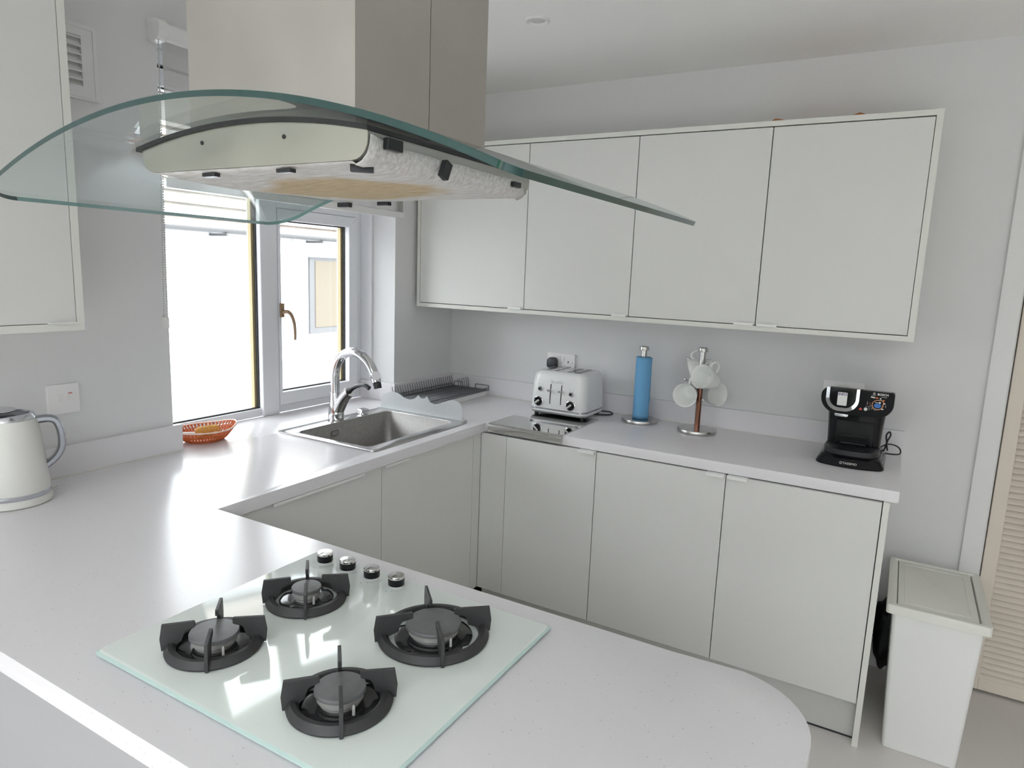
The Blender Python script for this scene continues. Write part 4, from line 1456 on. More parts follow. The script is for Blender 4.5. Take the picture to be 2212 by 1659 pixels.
# head: front elevation rounded at the lower corners
HY0, HY1 = -0.355, -0.10
prof = rrect(CX - 0.116, CX + 0.116, 0.186, 0.279, [0.012, 0.03, 0.055, 0.050], n=8)
bm = bmesh.new()
cx_, cz_ = CX, 0.235
hr = lambda s, y: [(cx_ + (u - cx_) * s, y, cz_ + (v - cz_) * (s + 0.0)) for u, v in prof]
loft(bm, [hr(0.965, HY0), hr(0.985, HY0 + 0.003), hr(1.0, HY0 + 0.012), hr(1.0, HY1 - 0.01), hr(0.97, HY1)])
for v in bm.verts:                              # the top of the head falls away to the rear
    if v.co.z > 0.235:
        v.co.z -= 0.030 * (v.co.z - 0.235) / 0.044 * max(0, (v.co.y - HY0 - 0.02) / 0.235)
cm.part('head', bm, headblack_m, smooth=40)
# grey strip along the top right of the head
cm.part('head_top_strip', PR([(HY0 + 0.03, 0.2765), (HY1 - 0.03, 0.2495), (HY1 - 0.03, 0.2530), (HY0 + 0.03, 0.2805)], lambda u, v, d: (d, u, v), CX + 0.018, CX + 0.104), mat('grey_lid', (0.45, 0.45, 0.45), 0.35))
# brewing lid with chrome U handle
LX0, LX1 = CX - 0.098, CX + 0.008
lid = cm.part('lid', PR(rrect(LX0 + 0.010, LX1 - 0.010, 0.212, 0.2815, [0.002, 0.002, 0.034, 0.034], n=8), XZD, HY0 - 0.008, HY0 + 0.01, bev=0.002), mat('lid_black', (0.006, 0.006, 0.008), 0.2, spec=0.25), smooth=30)
outl = rrect(LX0, LX1, 0.199, 0.282, [0.0, 0.0, 0.044, 0.044], n=10)
inl = rrect(LX0 + 0.011, LX1 - 0.010, 0.2115, 0.282, [0.0, 0.0, 0.035, 0.035], n=10)
bm = bmesh.new()
a = [bm.verts.new((u, HY0 - 0.013, v)) for u, v in outl[1:] + outl[:1]]
b = [bm.verts.new((u, HY0 - 0.0135, v)) for u, v in inl[1:] + inl[:1]]
c2 = [bm.verts.new((u, HY0 + 0.004, v)) for u, v in outl[1:] + outl[:1]]
d2 = [bm.verts.new((u, HY0 + 0.004, v)) for u, v in inl[1:] + inl[:1]]
for i in range(len(a) - 1):
    bm.faces.new((a[i], a[i + 1], b[i + 1], b[i]))
    bm.faces.new((a[i], c2[i], c2[i + 1], a[i + 1]))
    bm.faces.new((b[i], b[i + 1], d2[i + 1], d2[i]))
    bm.faces.new((c2[i], d2[i], d2[i + 1], c2[i + 1]))
bm.faces.new((a[0], b[0], d2[0], c2[0]))
bm.faces.new((a[-1], c2[-1], d2[-1], b[-1]))
cm.part('lid_handle', bm, chrome_m, smooth=30, parent=lid, label='chrome U-shaped lid handle')
SYF = HY0 - 0.0085
stk = cm.part('info_sticker', PR(rrect(CX - 0.061, CX - 0.030, 0.219, 0.266, 0.003), XZD, SYF, SYF + 0.0005), wprint_m, parent=lid, label='white INFO sticker')
def cm_text(nm, s, size, xc, zc, y, m_, bold=0.0, parent=None):
    cm.part(nm, text_bm(s, size, lambda u, v, d: (xc + u, y - d, zc + v), depth=0.00015, bold=bold), m_, parent=parent)
cm_text('sticker_lettering', 'INFO', 0.0125, CX - 0.0455, 0.2585, SYF - 0.0002, pprint_m, 0.0003, lid)
cm.part('spout', PR(rrect(CX - 0.066, CX - 0.022, 0.176, 0.1875, 0.004), XZD, HY0 + 0.012, HY0 + 0.03, bev=0.002), mat('silver_tab', (0.55, 0.57, 0.60), 0.2, 0.8), smooth=30, label='silver button under the head')
# control panel prints
PY = HY0 - 0.0004
cm_text('brand_lettering', 'BOSCH', 0.0105, CX + 0.079, 0.2705, PY, wprint_m, 0.00025)
bm = bmesh.new()
tube(bm, [(CX + 0.052 + 0.0035 * math.cos(t), PY, 0.2722 + 0.0035 * math.sin(t)) for t in [2 * PI * i / 20 for i in range(20)]], 0.0005, 5, closed=True)
box(bm, CX + 0.0512, CX + 0.0528, PY - 0.0003, PY, 0.2702, 0.2742)
cm.part('brand_emblem', bm, wprint_m)
DC = (CX + 0.066, 0.2335)
tear = []
for i in range(40):
    t = 2 * PI * i / 40
    r = 0.0165
    e_ = max(0, math.cos(t - PI / 4)) ** 10
    tear.append((DC[0] + (r + 0.005 * e_) * math.cos(t), DC[1] + (r + 0.005 * e_) * math.sin(t)))
bm = bmesh.new()
tube(bm, [(u, PY - 0.0005, v) for u, v in tear], 0.0013, 6, closed=True)
cm.part('control_ring', bm, gprint_m, label='copper teardrop ring')
cm.part('display', PR([(DC[0] + 0.011 * math.cos(t), DC[1] - 0.002 + 0.0072 * math.sin(t) * (1.25 if math.sin(t) < 0 else 1)) for t in [2 * PI * i / 24 for i in range(24)]], XZD, PY - 0.0006, PY), bprint_m, label='blue oval display')
bm = bmesh.new()
lathe(bm, [(0.0035, 0), (0.0035, 0.0006)], 16, (DC[0] + 0.006, PY, DC[1] + 0.0085), axis=rotX)
box(bm, DC[0] - 0.008, DC[0] + 0.001, PY - 0.0004, PY, DC[1] + 0.0072, DC[1] + 0.0092)
cm.part('display_icon', bm, wprint_m)
bm = bmesh.new()
for k in range(3):
    lathe(bm, [(0.0026, 0), (0.0026, 0.0004)], 12, (CX + 0.045 + 0.004 * k, PY, 0.2595 - 0.0005 * k), axis=rotX)
lathe(bm, [(0.0026, 0), (0.0026, 0.0004)], 12, (CX + 0.073, PY, 0.2565), axis=rotX)
box(bm, CX + 0.044, CX + 0.058, PY - 0.0003, PY, 0.2655, 0.2662)
box(bm, CX + 0.074, CX + 0.092, PY - 0.0003, PY, 0.2618, 0.2628)
box(bm, CX + 0.0335, CX + 0.0345, PY - 0.0003, PY, 0.231, 0.2425)
box(bm, CX + 0.0905, CX + 0.0915, PY - 0.0003, PY, 0.227, 0.236)
box(bm, CX + 0.083, CX + 0.089, PY - 0.0003, PY, 0.2385, 0.2425)
box(bm, CX + 0.079, CX + 0.085, PY - 0.0003, PY, 0.2185, 0.2225)
for (u, v) in ((0.044, 0.2275), (0.0505, 0.220), (0.0605, 0.2165)):
    tube(bm, [(CX + u + 0.0028 * math.cos(t), PY, v + 0.0028 * math.sin(t)) for t in [2 * PI * i / 14 for i in range(14)]], 0.0003, 4, closed=True)
cm.part('panel_icons', bm, wprint_m)
bm = bmesh.new()
for (u, v) in ((0.059, 0.258), (0.0635, 0.2578), (0.0835, 0.2515), (0.082, 0.2305)):
    lathe(bm, [(0.0024, 0), (0.0024, 0.0004)], 12, (CX + u, PY, v), axis=rotX)
tube(bm, [(CX + 0.042 + 0.0028 * math.cos(t), PY, 0.2365 + 0.0028 * math.sin(t)) for t in [2 * PI * i / 14 for i in range(14)]], 0.0003, 4, closed=True)
cm.part('panel_icons', bm, oprint_m, label='orange panel icons')
# two small stickers low on the head
bm = PR([(CX + 0.031 + 0.0055 * math.cos(t), 0.2145 + 0.006 * math.sin(t)) for t in [2 * PI * i / 18 for i in range(18)]], XZD, PY - 0.0003, PY)
for k in range(5):
    t = math.radians(100 - 30 * k)
    tube(bm, [(CX + 0.033 + 0.0075 * math.cos(t), PY, 0.2165 + 0.0075 * math.sin(t)), (CX + 0.033 + 0.0105 * math.cos(t), PY, 0.2165 + 0.0105 * math.sin(t))], 0.0006, 4)
cm.part('hand_icon', bm, wprint_m)
cm.part('pod_icon', PR([(CX + 0.010, 0.209), (CX + 0.0195, 0.2095), (CX + 0.0195, 0.214), (CX + 0.0155, 0.2185), (CX + 0.011, 0.215)], XZD, PY - 0.0003, PY), rprint_m, label='red pod icon')
# base lettering on the bowed skirt
def base_map(s_off):
    return lambda u, v, d: (CX - 0.001 + u, -0.3515 - 0.0285 * (1 - (u / 0.105) ** 2) - 0.0015 - d + 0.55 * v, 0.0165 + v * 0.85)
cm.part('base_lettering', text_bm('TASSIMO', 0.0115, lambda u, v, d: base_map(0)(u + 0.004, v, d), depth=0.0003), wprint_m)
bm = bmesh.new()
tube(bm, [base_map(0)(-0.0245 + 0.0048 * math.cos(t), 0.0048 * math.sin(t), 0.0002) for t in [2 * PI * i / 6 for i in range(6)]], 0.0006, 5, closed=True)
tube(bm, [base_map(0)(-0.0245, -0.003, 0.0002), base_map(0)(-0.0245, 0.003, 0.0002)], 0.0006, 5)
cm.part('base_emblem', bm, wprint_m)
cm.part('power_cord', TU(smooth_path([(2.078, -0.13, 0.04), (2.10, -0.115, 0.052), (2.125, -0.11, 0.050), (2.142, -0.105, 0.038), (2.144, -0.115, 0.022), (2.125, -0.125, 0.018), (2.095, -0.135, 0.02)], 6), 0.0028, 8), black_m, smooth=True)
cm.part('cord_bundle', TU(smooth_path([(2.088, -0.125, 0.022), (2.096, -0.12, 0.055), (2.092, -0.115, 0.085), (2.101, -0.118, 0.100), (2.106, -0.123, 0.088), (2.097, -0.125, 0.06), (2.102, -0.13, 0.03)], 6), 0.003, 8), black_m, smooth=True)

# ---------------------------------------------------------------- kettle
KX, KY = 0.137, -2.170
kt = Thing('kettle', 'white tapered electric kettle with grey handle at the left edge', 'kettle', (KX, KY, 0))
kt.part('base', LA([(0.082, 0.0005), (0.0865, 0.004), (0.0865, 0.018), (0.083, 0.022)], 56, (KX, KY, 0)), kettle_m, smooth=40)
kt.part('chrome_band', LA([(0.0835, 0.022), (0.0845, 0.0235), (0.0845, 0.033), (0.083, 0.0345)], 56, (KX, KY, 0)), make_steel('kettle_chrome', (0.60, 0.62, 0.66), 0.12, (4, 4, 4), 0.03), smooth=40, label='chrome band')
kt.part('body', LA([(0.083, 0.0345), (0.083, 0.05), (0.0795, 0.09), (0.0745, 0.14), (0.069, 0.19), (0.0645, 0.222)], 56, (KX, KY, 0)), kettle_m, smooth=40)
kt.part('collar', LA([(0.0645, 0.222), (0.0635, 0.228), (0.059, 0.235), (0.050, 0.236), (0.049, 0.232)], 56, (KX, KY, 0)), MATS['kettle_chrome'], smooth=40, label='chrome collar')
kt.part('lid_well', LA([(0.0495, 0.2325), (0.030, 0.2335), (0.001, 0.2335)], 40, (KX, KY, 0), cap0=False, cap1=False), mat('kettle_dark', (0.03, 0.04, 0.06), 0.25), label='dark blue lid well')
kt.part('lid', LA([(0.043, 0.2420), (0.044, 0.244), (0.043, 0.2465), (0.001, 0.2475)], 40, (KX - 0.012, KY - 0.02, 0), cap1=False), MATS['kettle_chrome'], smooth=40)
hdir = Vector((0.42, 0.91, 0)).normalized()
hside = Vector((hdir.y, -hdir.x, 0))
kc = Vector((KX, KY, 0))
pth = smooth_path([kc + hdir * 0.060 + UP * 0.214, kc + hdir * 0.085 + UP * 0.216, kc + hdir * 0.103 + UP * 0.209, kc + hdir * 0.112 + UP * 0.188, kc + hdir * 0.115 + UP * 0.160, kc + hdir * 0.112 + UP * 0.132, kc + hdir * 0.098 + UP * 0.108, kc + hdir * 0.074 + UP * 0.088], 5)
bm = bmesh.new()
loops = []
for i, p in enumerate(pth):
    t = (pth[min(i + 1, len(pth) - 1)] - pth[max(0, i - 1)]).normalized()
    nrm = t.cross(hside).normalized()
    w, h = 0.013, 0.0085
    loops.append([p + hside * (w * a_) + nrm * (h * b_) for a_, b_ in ((-1, -0.5), (-0.6, -1), (0.6, -1), (1, -0.5), (1, 0.5), (0.6, 1), (-0.6, 1), (-1, 0.5))])
loft(bm, loops)
hd = kt.part('handle', bm, mat('kettle_grip', (0.40, 0.42, 0.46), 0.22, 0.85), smooth=50, label='grey metallic handle')
bm = bmesh.new()
loops = []
for i, p in enumerate(pth):
    t = (pth[min(i + 1, len(pth) - 1)] - pth[max(0, i - 1)]).normalized()
    nrm = t.cross(hside).normalized()
    loops.append([p + hside * (0.0085 * a_) - nrm * (-0.0092) * 0 + nrm * (0.0102 * b_) for a_, b_ in ((-1, 0.8), (1, 0.8), (0.8, 1.0), (-0.8, 1.0))])
loft(bm, loops)
kt.part('handle_strip', bm, chrome_m, smooth=50, parent=hd)
for k in range(3):
    zz = 0.017 + 0.004 * k
    kt.part('cord', TU(smooth_path([kc + hdir * 0.08 + UP * zz, kc + hdir * 0.105 + Vector((-0.02, 0, 0)) + UP * zz], 3), 0.0018, 6), satin_m)

# ---------------------------------------------------------------- gas hob
HX0, HX1, HY0_, HY1_ = 1.0165, 1.6065, -2.450, -1.9575
ZG = 0.008
hb = Thing('gas_hob', 'white glass gas hob with four burners set in the peninsula', 'hob', (1.31, -2.2, 0))
hb.part('under_tray', BX(HX0 + 0.012, HX1 - 0.012, HY0_ + 0.012, HY1_ - 0.012, 0.0004, 0.0024), black_m)
plan = rrect(HX0, HX1, HY0_, HY1_, [0.006, 0.006, 0.012, 0.006], n=4)
bm = bmesh.new()
cgx, cgy = (HX0 + HX1) / 2, (HY0_ + HY1_) / 2
ins = lambda e: [(u - math.copysign(e, u - cgx), v - math.copysign(e, v - cgy)) for u, v in plan]
rings = loft(bm, [[(u, v, 0.0026) for u, v in ins(0.001)], [(u, v, 0.0034) for u, v in plan], [(u, v, 0.0056) for u, v in plan], [(u, v, ZG) for u, v in ins(0.004)]])
bm.faces.ensure_lookup_table()
for f in bm.faces:
    if abs(f.calc_center_median().z - ZG) > 0.0005:
        f.material_index = 1
hb.part('glass_panel', bm, [hobglass_m, hobedge_m], smooth=25)
kpos = [(1.0745, -1.9925), (1.1400, -1.9925), (1.2065, -1.9925), (1.2715, -1.9925)]
for kx, ky in kpos:
    k0 = hb.part('control_knob', LA([(0.0165, ZG + 0.003), (0.0168, ZG + 0.004), (0.0168, ZG + 0.0165), (0.016, ZG + 0.0172)], 32, (kx, ky, 0)), gloss_black_m, smooth=40)
    hb.part('knob_skirt', LA([(0.0145, ZG), (0.0145, ZG + 0.0035)], 28, (kx, ky, 0)), white_m, smooth=40, parent=k0)
    hb.part('knob_cap', LA([(0.0166, ZG + 0.0172), (0.0166, ZG + 0.0205), (0.0158, ZG + 0.0225), (0.001, ZG + 0.0230)], 32, (kx, ky, 0), cap1=False), make_steel('knob_steel', (0.72, 0.71, 0.69), 0.16, (4, 4, 4), 0.04) if 'knob_steel' not in MATS else MATS['knob_steel'], smooth=40, parent=k0)
    hb.part('pointer_line', BX(kx - 0.0006, kx + 0.0006, ky - 0.014, ky - 0.004, ZG + 0.0228, ZG + 0.0232), black_m, parent=k0)
    b_ = bmesh.new()
    arc = [(kx + 0.026 * math.cos(t), ky + 0.026 * math.sin(t), ZG + 0.0002) for t in [math.radians(-70 + 70 * i / 10) for i in range(11)]]
    tube(b_, arc, 0.0004, 4)
    lathe(b_, [(0.0018, ZG), (0.0018, ZG + 0.0003)], 8, (arc[0][0], arc[0][1], 0))
    box(b_, kx - 0.002, kx + 0.002, ky - 0.033, ky - 0.031, ZG, ZG + 0.0003)
    hb.part('dial_print', b_, print_m)
burners = [((1.1667, -2.3338), 0.0395, 0.080, 'left front'), ((1.1705, -2.1359), 0.0277, 0.078, 'left rear'), ((1.4493, -2.1067), 0.0485, 0.100, 'right rear'), ((1.4474, -2.3322), 0.0375, 0.080, 'right front')]
pan_labels = ['black cast-iron pan support over the left-hand medium burner', 'black cast-iron pan support over the smallest burner by the knobs',
              'largest black cast-iron pan support, over the widest burner', 'black cast-iron pan support over the burner nearest the viewer']
for (c, rc, rg, nm), lab in zip(burners, pan_labels):
    cx, cy = c
    k = rc / 0.0395
    # enamel dish with notches
    dish = []
    rd = max(rc * 1.55, 0.050) if rc < 0.045 else 0.068
    for i in range(48):
        t = 2 * PI * i / 48
        r = rd - (0.006 if i % 12 == 0 else 0)
        dish.append((cx + r * math.cos(t), cy + r * math.sin(t)))
    b_ = bmesh.new()
    loft(b_, [[(u, v, ZG) for u, v in dish], [(u, v, ZG + 0.003) for u, v in dish], [(cx + (u - cx) * 0.88, cy + (v - cy) * 0.88, ZG + 0.0055) for u, v in dish],
              [(cx + (u - cx) * 0.5, cy + (v - cy) * 0.5, ZG + 0.0045) for u, v in dish]])
    hb.part('burner_dish', b_, enamel_m, smooth=40)
    br_ = hb.part('burner_ring', LA([(rc * 0.78, ZG + 0.0045), (rc * 0.80, ZG + 0.009), (rc * 0.90, ZG + 0.012), (rc * 0.90, ZG + 0.0215)], 44, (cx, cy, 0)), alu_m, smooth=35)
    hb.part('burner_cap', LA([(rc * 0.96, ZG + 0.0215), (rc, ZG + 0.0225), (rc, ZG + 0.0265), (rc * 0.97, ZG + 0.0285), (rc * 0.5, ZG + 0.0292), (0.0005, ZG + 0.0292)], 48, (cx, cy, 0), cap1=False), cap_m, smooth=40)
    tt = math.radians(-20)
    hb.part('ignition_pin', LA([(0.0022, ZG + 0.004), (0.0022, ZG + 0.017), (0.0012, ZG + 0.020)], 10, (cx + (rc * 0.95 + 0.006) * math.cos(tt), cy + (rc * 0.95 + 0.006) * math.sin(tt), 0)), white_m)
    # pan support: lift-off ring with four upright arms
    ps = Thing('pan_support', lab, 'pan support', (cx, cy, ZG), group='pan supports on the hob')
    ro_, ri_ = rg - 0.003, rg - 0.021
    b_ = bmesh.new()
    lathe(b_, [(ri_, ZG + 0.0015), (ro_ - 0.001, ZG + 0.0008), (ro_, ZG + 0.004), (ro_ - 0.004, ZG + 0.010), (ro_ - 0.007, ZG + 0.0145), (ri_ + 0.004, ZG + 0.0145), (ri_, ZG + 0.011)], 60, (cx, cy, 0), cap0=False, cap1=False)
    # close the inner side
    ps.part('ring', b_, iron_m, smooth=40)
    b_ = bmesh.new()
    lathe(b_, [(ri_, ZG + 0.011), (ri_ - 0.0002, ZG + 0.0015)], 60, (cx, cy, 0), cap0=False, cap1=False)
    ps.part('ring_inside', b_, iron_m, smooth=40)
    hi = 0.047
    for q_ in range(4):
        ang = PI / 4 + PI / 2 * q_
        dx, dy = math.cos(ang), math.sin(ang)
        rt_ = rg + 0.002
        rin = rg * 0.36
        rlo = rg * 0.58
        poly = [(rt_ - 0.001, ZG + 0.0012), (rt_ + 0.001, ZG + 0.022), (rt_ - 0.003, ZG + hi), (rin + 0.002, ZG + hi + 0.002), (rin, ZG + hi), (rin, ZG + hi - 0.008), (rin + 0.003, ZG + hi - 0.010),
                (rlo - 0.004, ZG + hi - 0.012), (rlo, ZG + hi - 0.016), (rlo + 0.003, ZG + 0.016), (ri_, ZG + 0.010), (ri_ + 0.004, ZG + 0.003)]
        b_ = bmesh.new()
        prism(b_, poly, lambda u, v, d, dx=dx, dy=dy: (cx + dx * u - dy * d, cy + dy * u + dx * d, v), -0.0028, 0.0028, bev=0.0008)
        ps.part('arm', b_, iron_m)

# ================================================================ COOKER HOOD
GX, GY0, GY1, GZ, GK, GHW = 1.375, -2.520, -1.965, 0.8127, 0.484, 0.440
GT = 0.0065
ez = lambda x: GZ - GK * (x - GX) ** 2
hd = Thing('cooker_hood', 'island cooker hood with steel chimney and curved glass canopy above the hob', 'cooker hood', (GX, -2.24, 0.755))
# chimney: two folded steel panels meeting at a seam on the side
cx0, cx1, cyn, cyf, cseam = 1.2275, 1.5255, -2.3855, -2.108, -2.2455
cz0, cz1 = 0.806, CEIL
bm = bmesh.new()
th = 0.0012
prism(bm, [(cx0, cseam - 0.0004), (cx0, cyn), (cx1, cyn), (cx1, cseam - 0.0004), (cx1 - th, cseam - 0.0004), (cx1 - th, cyn + th), (cx0 + th, cyn + th), (cx0 + th, cseam - 0.0004)], XYD, cz0, cz1)
hd.part('chimney_panel', bm, steel_m)
bm = bmesh.new()
prism(bm, [(cx0, cseam + 0.0006), (cx0 + th, cseam + 0.0006), (cx0 + th, cyf - th), (cx1 - th, cyf - th), (cx1 - th, cseam + 0.0006), (cx1, cseam + 0.0006), (cx1, cyf), (cx0, cyf)], XYD, cz0, cz1)
hd.part('chimney_panel', bm, steel_m)
hd.part('chimney_core', BX(cx0 + 0.004, cx1 - 0.004, cyn + 0.004, cyf - 0.004, cz0, cz1 - 0.001), gap_m)

# glass canopy
def canopy(x0_, x1_, y0_, y1_, r, rb=0.02, n=72):
    bm_ = bmesh.new()
    xs = []
    for i in range(13):
        xs.append(x0_ + r * (1 - math.cos(PI / 2 * i / 12)))
    for i in range(1, n):
        xs.append(x0_ + r + (x1_ - x0_ - r - rb) * i / n)
    for i in range(13):
        xs.append(x1_ - rb + rb * math.sin(PI / 2 * i / 12))
    T_, B__ = [], []
    rows = 6
    for x in xs:
        if x < x0_ + r:
            dx, q_ = (x0_ + r - x), r
        elif x > x1_ - rb:
            dx, q_ = x - (x1_ - rb), rb
        else:
            dx, q_ = 0, r
        e = q_ - math.sqrt(max(0, q_ * q_ - dx * dx))
        ya, yb = y0_ + e, y1_ - e
        nx = Vector((2 * GK * (x - GX), 0, 1)).normalized()
        top_, bot_ = [], []
        for j in range(rows + 1):
            y = ya + (yb - ya) * j / rows
            p = Vector((x, y, ez(x)))
            top_.append(bm_.verts.new(p + nx * GT))
            bot_.append(bm_.verts.new(p))
        T_.append(top_)
        B__.append(bot_)
    for i in range(len(xs) - 1):
        for j in range(rows):
            bm_.faces.new((T_[i][j], T_[i + 1][j], T_[i + 1][j + 1], T_[i][j + 1]))
            bm_.faces.new((B__[i][j], B__[i][j + 1], B__[i + 1][j + 1], B__[i + 1][j]))
        for j in (0, rows):
            f = bm_.faces.new((T_[i][j], B__[i][j], B__[i + 1][j], T_[i + 1][j]))
            f.material_index = 1 if j == 0 else 2
    for i in (0, len(xs) - 1):
        for j in range(rows):
            f = bm_.faces.new((T_[i][j], T_[i][j + 1], B__[i][j + 1], B__[i][j]))
            f.material_index = 1 if i else 2
    return bm_


hd.part('glass_canopy', canopy(GX - GHW, GX + GHW, GY0, GY1, 0.05), [hoodglass_m, canopyedge_m, mat('canopy_far_edge', (0.22, 0.38, 0.36), 0.1)], smooth=35, label='clear curved glass canopy with green edge')
# motor body under the glass
BXL, BXR, BYN, BYF, BZ = 1.172, 1.576, -2.420, -2.0565, 0.757
sec = []
for i in range(25):
    x = BXR - (BXR - BXL) * i / 24
    sec.append((x, ez(x) - 0.006))
rad = 0.022
for i in range(7):
    t = PI + PI / 2 * i / 6
    sec.append((BXL + rad + rad * math.cos(t), BZ + rad + rad * math.sin(t)))
for i in range(7):
    t = 1.5 * PI + PI / 2 * i / 6
    sec.append((BXR - rad + rad * math.cos(t), BZ + rad + rad * math.sin(t)))
hd.part('body', PR(sec, XZD, BYN + 0.0015, BYF - 0.0015), mat('hood_side_steel', (0.50, 0.50, 0.49), 0.4, 0.9), smooth=30)
fpn = hd.part('front_plate', PR(sec, XZD, BYN - 0.0005, BYN + 0.0014), hood_m)
hd.part('rear_plate', PR(sec, XZD, BYF - 0.0014, BYF + 0.0005), hood_m)
for (hx_, hz_) in ((1.2985, 0.7895), (1.4475, 0.788)):
    hd.part('screw_hole', LA([(0.0026, 0), (0.0026, 0.0008)], 14, (hx_, BYN - 0.0005, hz_), axis=rotX), rubber_m, parent=fpn)
# dark gasket between body and glass
bm = bmesh.new()
up_, lo_ = [], []
for i in range(29):
    x = BXL - 0.010 + (BXR - BXL + 0.012) * i / 28
    up_.append((x, ez(x) - 0.0004))
    lo_.append((x, ez(x) - 0.0058))
prism(bm, up_ + lo_[::-1], XZD, BYN - 0.004, BYF + 0.003)
hd.part('gasket', bm, rubber_m, label='black rubber gasket')
# grease filter cloth under the body, wrapped up the right side
fl_o = Vector((1.374, -2.24, BZ))
bm = bmesh.new()
NU, NV = 46, 26
grid = []
for j in range(NV + 1):
    v = j / NV
    y = BYN + 0.002 + (BYF - BYN - 0.004) * v
    row = []
    hs = 0.0015 + 0.003 * noise.noise(Vector((v * 7, 0.3, 2))) + 0.009 * max(0, 1 - v / 0.14) - (0.010 * max(0, v - 0.90) / 0.10)
    Lb = BXR - BXL
    for i in range(NU + 1):
        u = i / NU
        s = u * (Lb + 0.012 + hs) - 0.004
        if s < Lb - rad:
            x = BXL + 0.004 + s
            edge = min(1, max(0, (x - BXL) / 0.10))
            sag = 0.003 + 0.009 * math.sin(PI * min(1, max(0, (x - BXL) / Lb)) ** 0.55) + 0.004 * noise.noise(Vector((x * 9, y * 9, 0.5)))
            left = max(0, 1 - (x - BXL) / 0.09)
            z = BZ - sag * min(1, math.sin(PI * v) ** 0.4 + 0.05) + 0.006 * left ** 3 + 0.002
            z = min(z, BZ - 0.0006 + max(0, (rad - (x - BXL)) ** 2 / (2 * rad) if x - BXL < rad else 0))
        else:
            a_ = s - (Lb - rad)
            al = a_ / (rad * PI / 2)
            if al < 1:
                t = 1.5 * PI + PI / 2 * al
                rr_ = rad + 0.0018
                x = BXR - rad + rr_ * math.cos(t)
                z = BZ + rad + rr_ * math.sin(t) - 0.003 * (1 - al)
            else:
                x = BXR + 0.0018 + 0.0010 * noise.noise(Vector((y * 20, a_ * 30, 1)))
                z = BZ + rad + (a_ - rad * PI / 2)
        row.append(bm.verts.new((x, y, z)))
    grid.append(row)
for j in range(NV):
    for i in range(NU):
        bm.faces.new((grid[j][i], grid[j][i + 1], grid[j + 1][i + 1], grid[j + 1][i]))
bmesh.ops.recalc_face_normals(bm, faces=bm.faces)
bmesh.ops.translate(bm, verts=bm.verts, vec=-Vector((GX, -2.24, 0.755)))
flo = mk('grease_filter', bm, filter_m, hd.o, None, 60)
flo['label'] = 'pale grease filter cloth with a brown stained middle'
so = flo.modifiers.new('thickness', 'SOLIDIFY')
so.thickness = 0.0012
so.offset = 0
# black magnets holding the cloth
def magnet(p, sx, sy, sz, rot=None):
    b_ = BX(-sx / 2, sx / 2, -sy / 2, sy / 2, -sz / 2, sz / 2, bev=0.001)
    if rot is not None:
        bmesh.ops.rotate(b_, verts=b_.verts, cent=(0, 0, 0), matrix=rot)
    bmesh.ops.translate(b_, verts=b_.verts, vec=p)
    hd.part('magnet', b_, black_m, label='black magnet block')
magnet((BXR + 0.006, -2.3848, 0.7770), 0.008, 0.026, 0.013)
magnet((BXR + 0.007, -2.2864, 0.7640), 0.009, 0.013, 0.022, Matrix.Rotation(math.radians(-25), 3, 'X'))
magnet((BXR + 0.005, -2.105, 0.7690), 0.007, 0.02, 0.008)
magnet((1.545, -2.395, BZ - 0.005), 0.026, 0.010, 0.009, Matrix.Rotation(math.radians(35), 3, 'Z'))
magnet((1.2413, -2.105, BZ - 0.012), 0.026, 0.010, 0.008)
magnet((1.3200, -2.094, BZ - 0.010), 0.024, 0.010, 0.006)
magnet((1.3027, -2.412, BZ - 0.006), 0.024, 0.010, 0.005)
magnet((1.4405, -2.412, BZ - 0.006), 0.024, 0.010, 0.005)

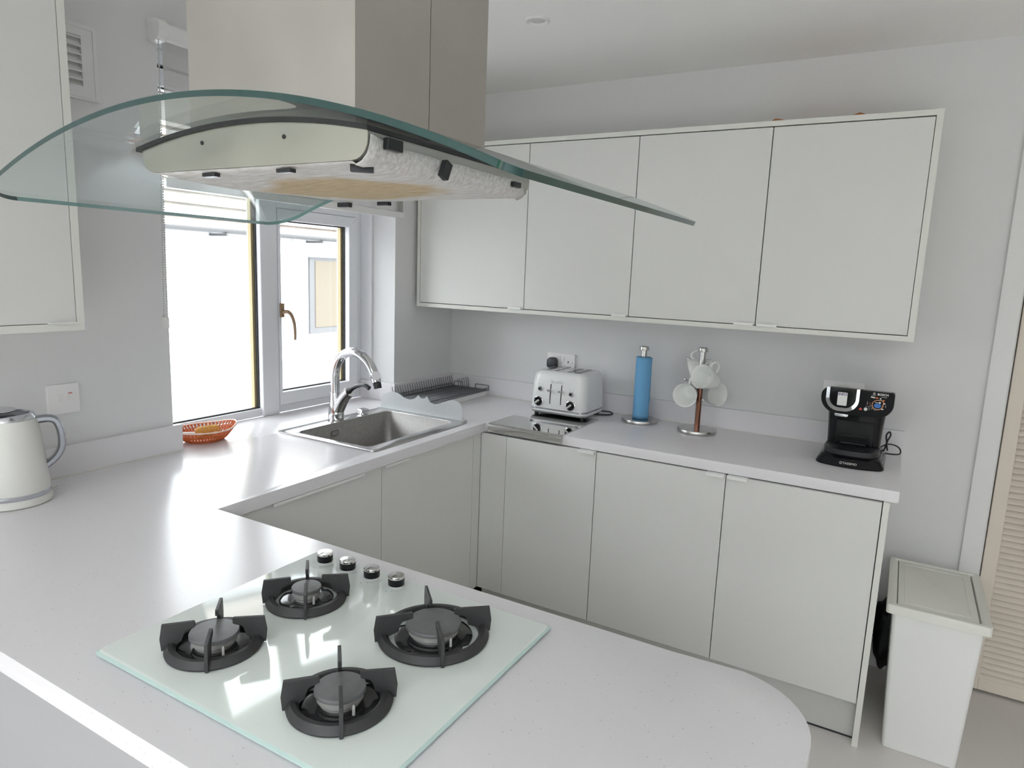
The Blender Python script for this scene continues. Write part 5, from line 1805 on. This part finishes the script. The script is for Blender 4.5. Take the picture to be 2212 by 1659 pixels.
# ================================================================ BIN, BAG
bn = Thing('kitchen_bin', 'white rectangular lidded bin on the floor by the louvred door', 'bin', (2.31, -0.33, FLOOR))
def brg(z, x0_, x1_, y0_, y1_, r=0.014):
    return [(u, v, z) for u, v in rrect(x0_, x1_, y0_, y1_, r)]
bm = bmesh.new()
loft(bm, [brg(FLOOR + 0.001, 2.198, 2.412, -0.545, -0.135), brg(FLOOR + 0.46, 2.178, 2.430, -0.547, -0.118), brg(FLOOR + 0.495, 2.176, 2.431, -0.548, -0.117)])
bn.part('body', bm, white_m, smooth=40)
LZ0, LZ1 = -0.418, -0.388
lx0, lx1, ly0, ly1 = 2.158, 2.448, -0.560, -0.100
bm = bmesh.new()
ow = rrect(lx0, lx1, ly0, ly1, 0.012)
iw = rrect(lx0 + 0.028, lx1 - 0.028, ly0 + 0.022, ly1 - 0.0, 0.006)
iw = rrect(lx0 + 0.028, lx1 - 0.028, ly0 + 0.022, ly1 - 0.02, 0.006)
fr_ = fill_holes(ow, [iw], LZ0, LZ1)
es = [e for e in fr_.edges if all(abs(v.co.z - LZ1) < 1e-6 for v in e.verts) and len(e.link_faces) == 2 and any(abs(f.normal.z) < 0.5 for f in e.link_faces)]
bmesh.ops.bevel(fr_, geom=es, offset=0.003, segments=2, profile=0.5, affect='EDGES')
lidf = bn.part('lid_frame', fr_, cream_m, smooth=30)
flap = bn.part('lid_flap', PR(rrect(lx0 + 0.031, lx1 - 0.034, ly0 + 0.026, ly1 - 0.006, 0.005), XYD, LZ1 - 0.012, LZ1 - 0.002, bev=0.002), cream_m, smooth=30)
bm = bmesh.new()
pw = rrect(lx0 + 0.050, lx1 - 0.055, ly0 + 0.050, ly1 - 0.05, 0.008)
tube(bm, [(u, v, LZ1 - 0.0018) for u, v in pw], 0.0012, 6, closed=True)
bn.part('flap_rib', bm, cream_m, smooth=True, parent=flap)
for xx in (lx0 + 0.026, lx1 - 0.030):
    bn.part('hinge', TU([(xx - 0.008, ly1 - 0.016, LZ1 - 0.002), (xx + 0.008, ly1 - 0.016, LZ1 - 0.002)], 0.006, 12), cream_m, smooth=40)

bm = bmesh.new()
bmesh.ops.create_icosphere(bm, subdivisions=4, radius=1)
for v in bm.verts:
    n_ = v.co.copy()
    k = 1 + 0.22 * noise.noise(n_ * 1.8 + Vector((3, 1, 0))) + 0.10 * noise.noise(n_ * 5)
    v.co = Vector((2.186 + min(n_.x * 0.055 * k, 0.0), -0.072 + max(-0.052, min(0.052, n_.y * 0.06 * k)), -0.705 + n_.z * 0.15 * k))
    if n_.x > 0:
        v.co.x = 2.186 + n_.x * 0.050 * k
bb = single('black_bag', bm, bag_m, 'black bag slumped in the gap between end panel and bin', 'bag', (2.19, -0.07, -0.85), smooth=True)
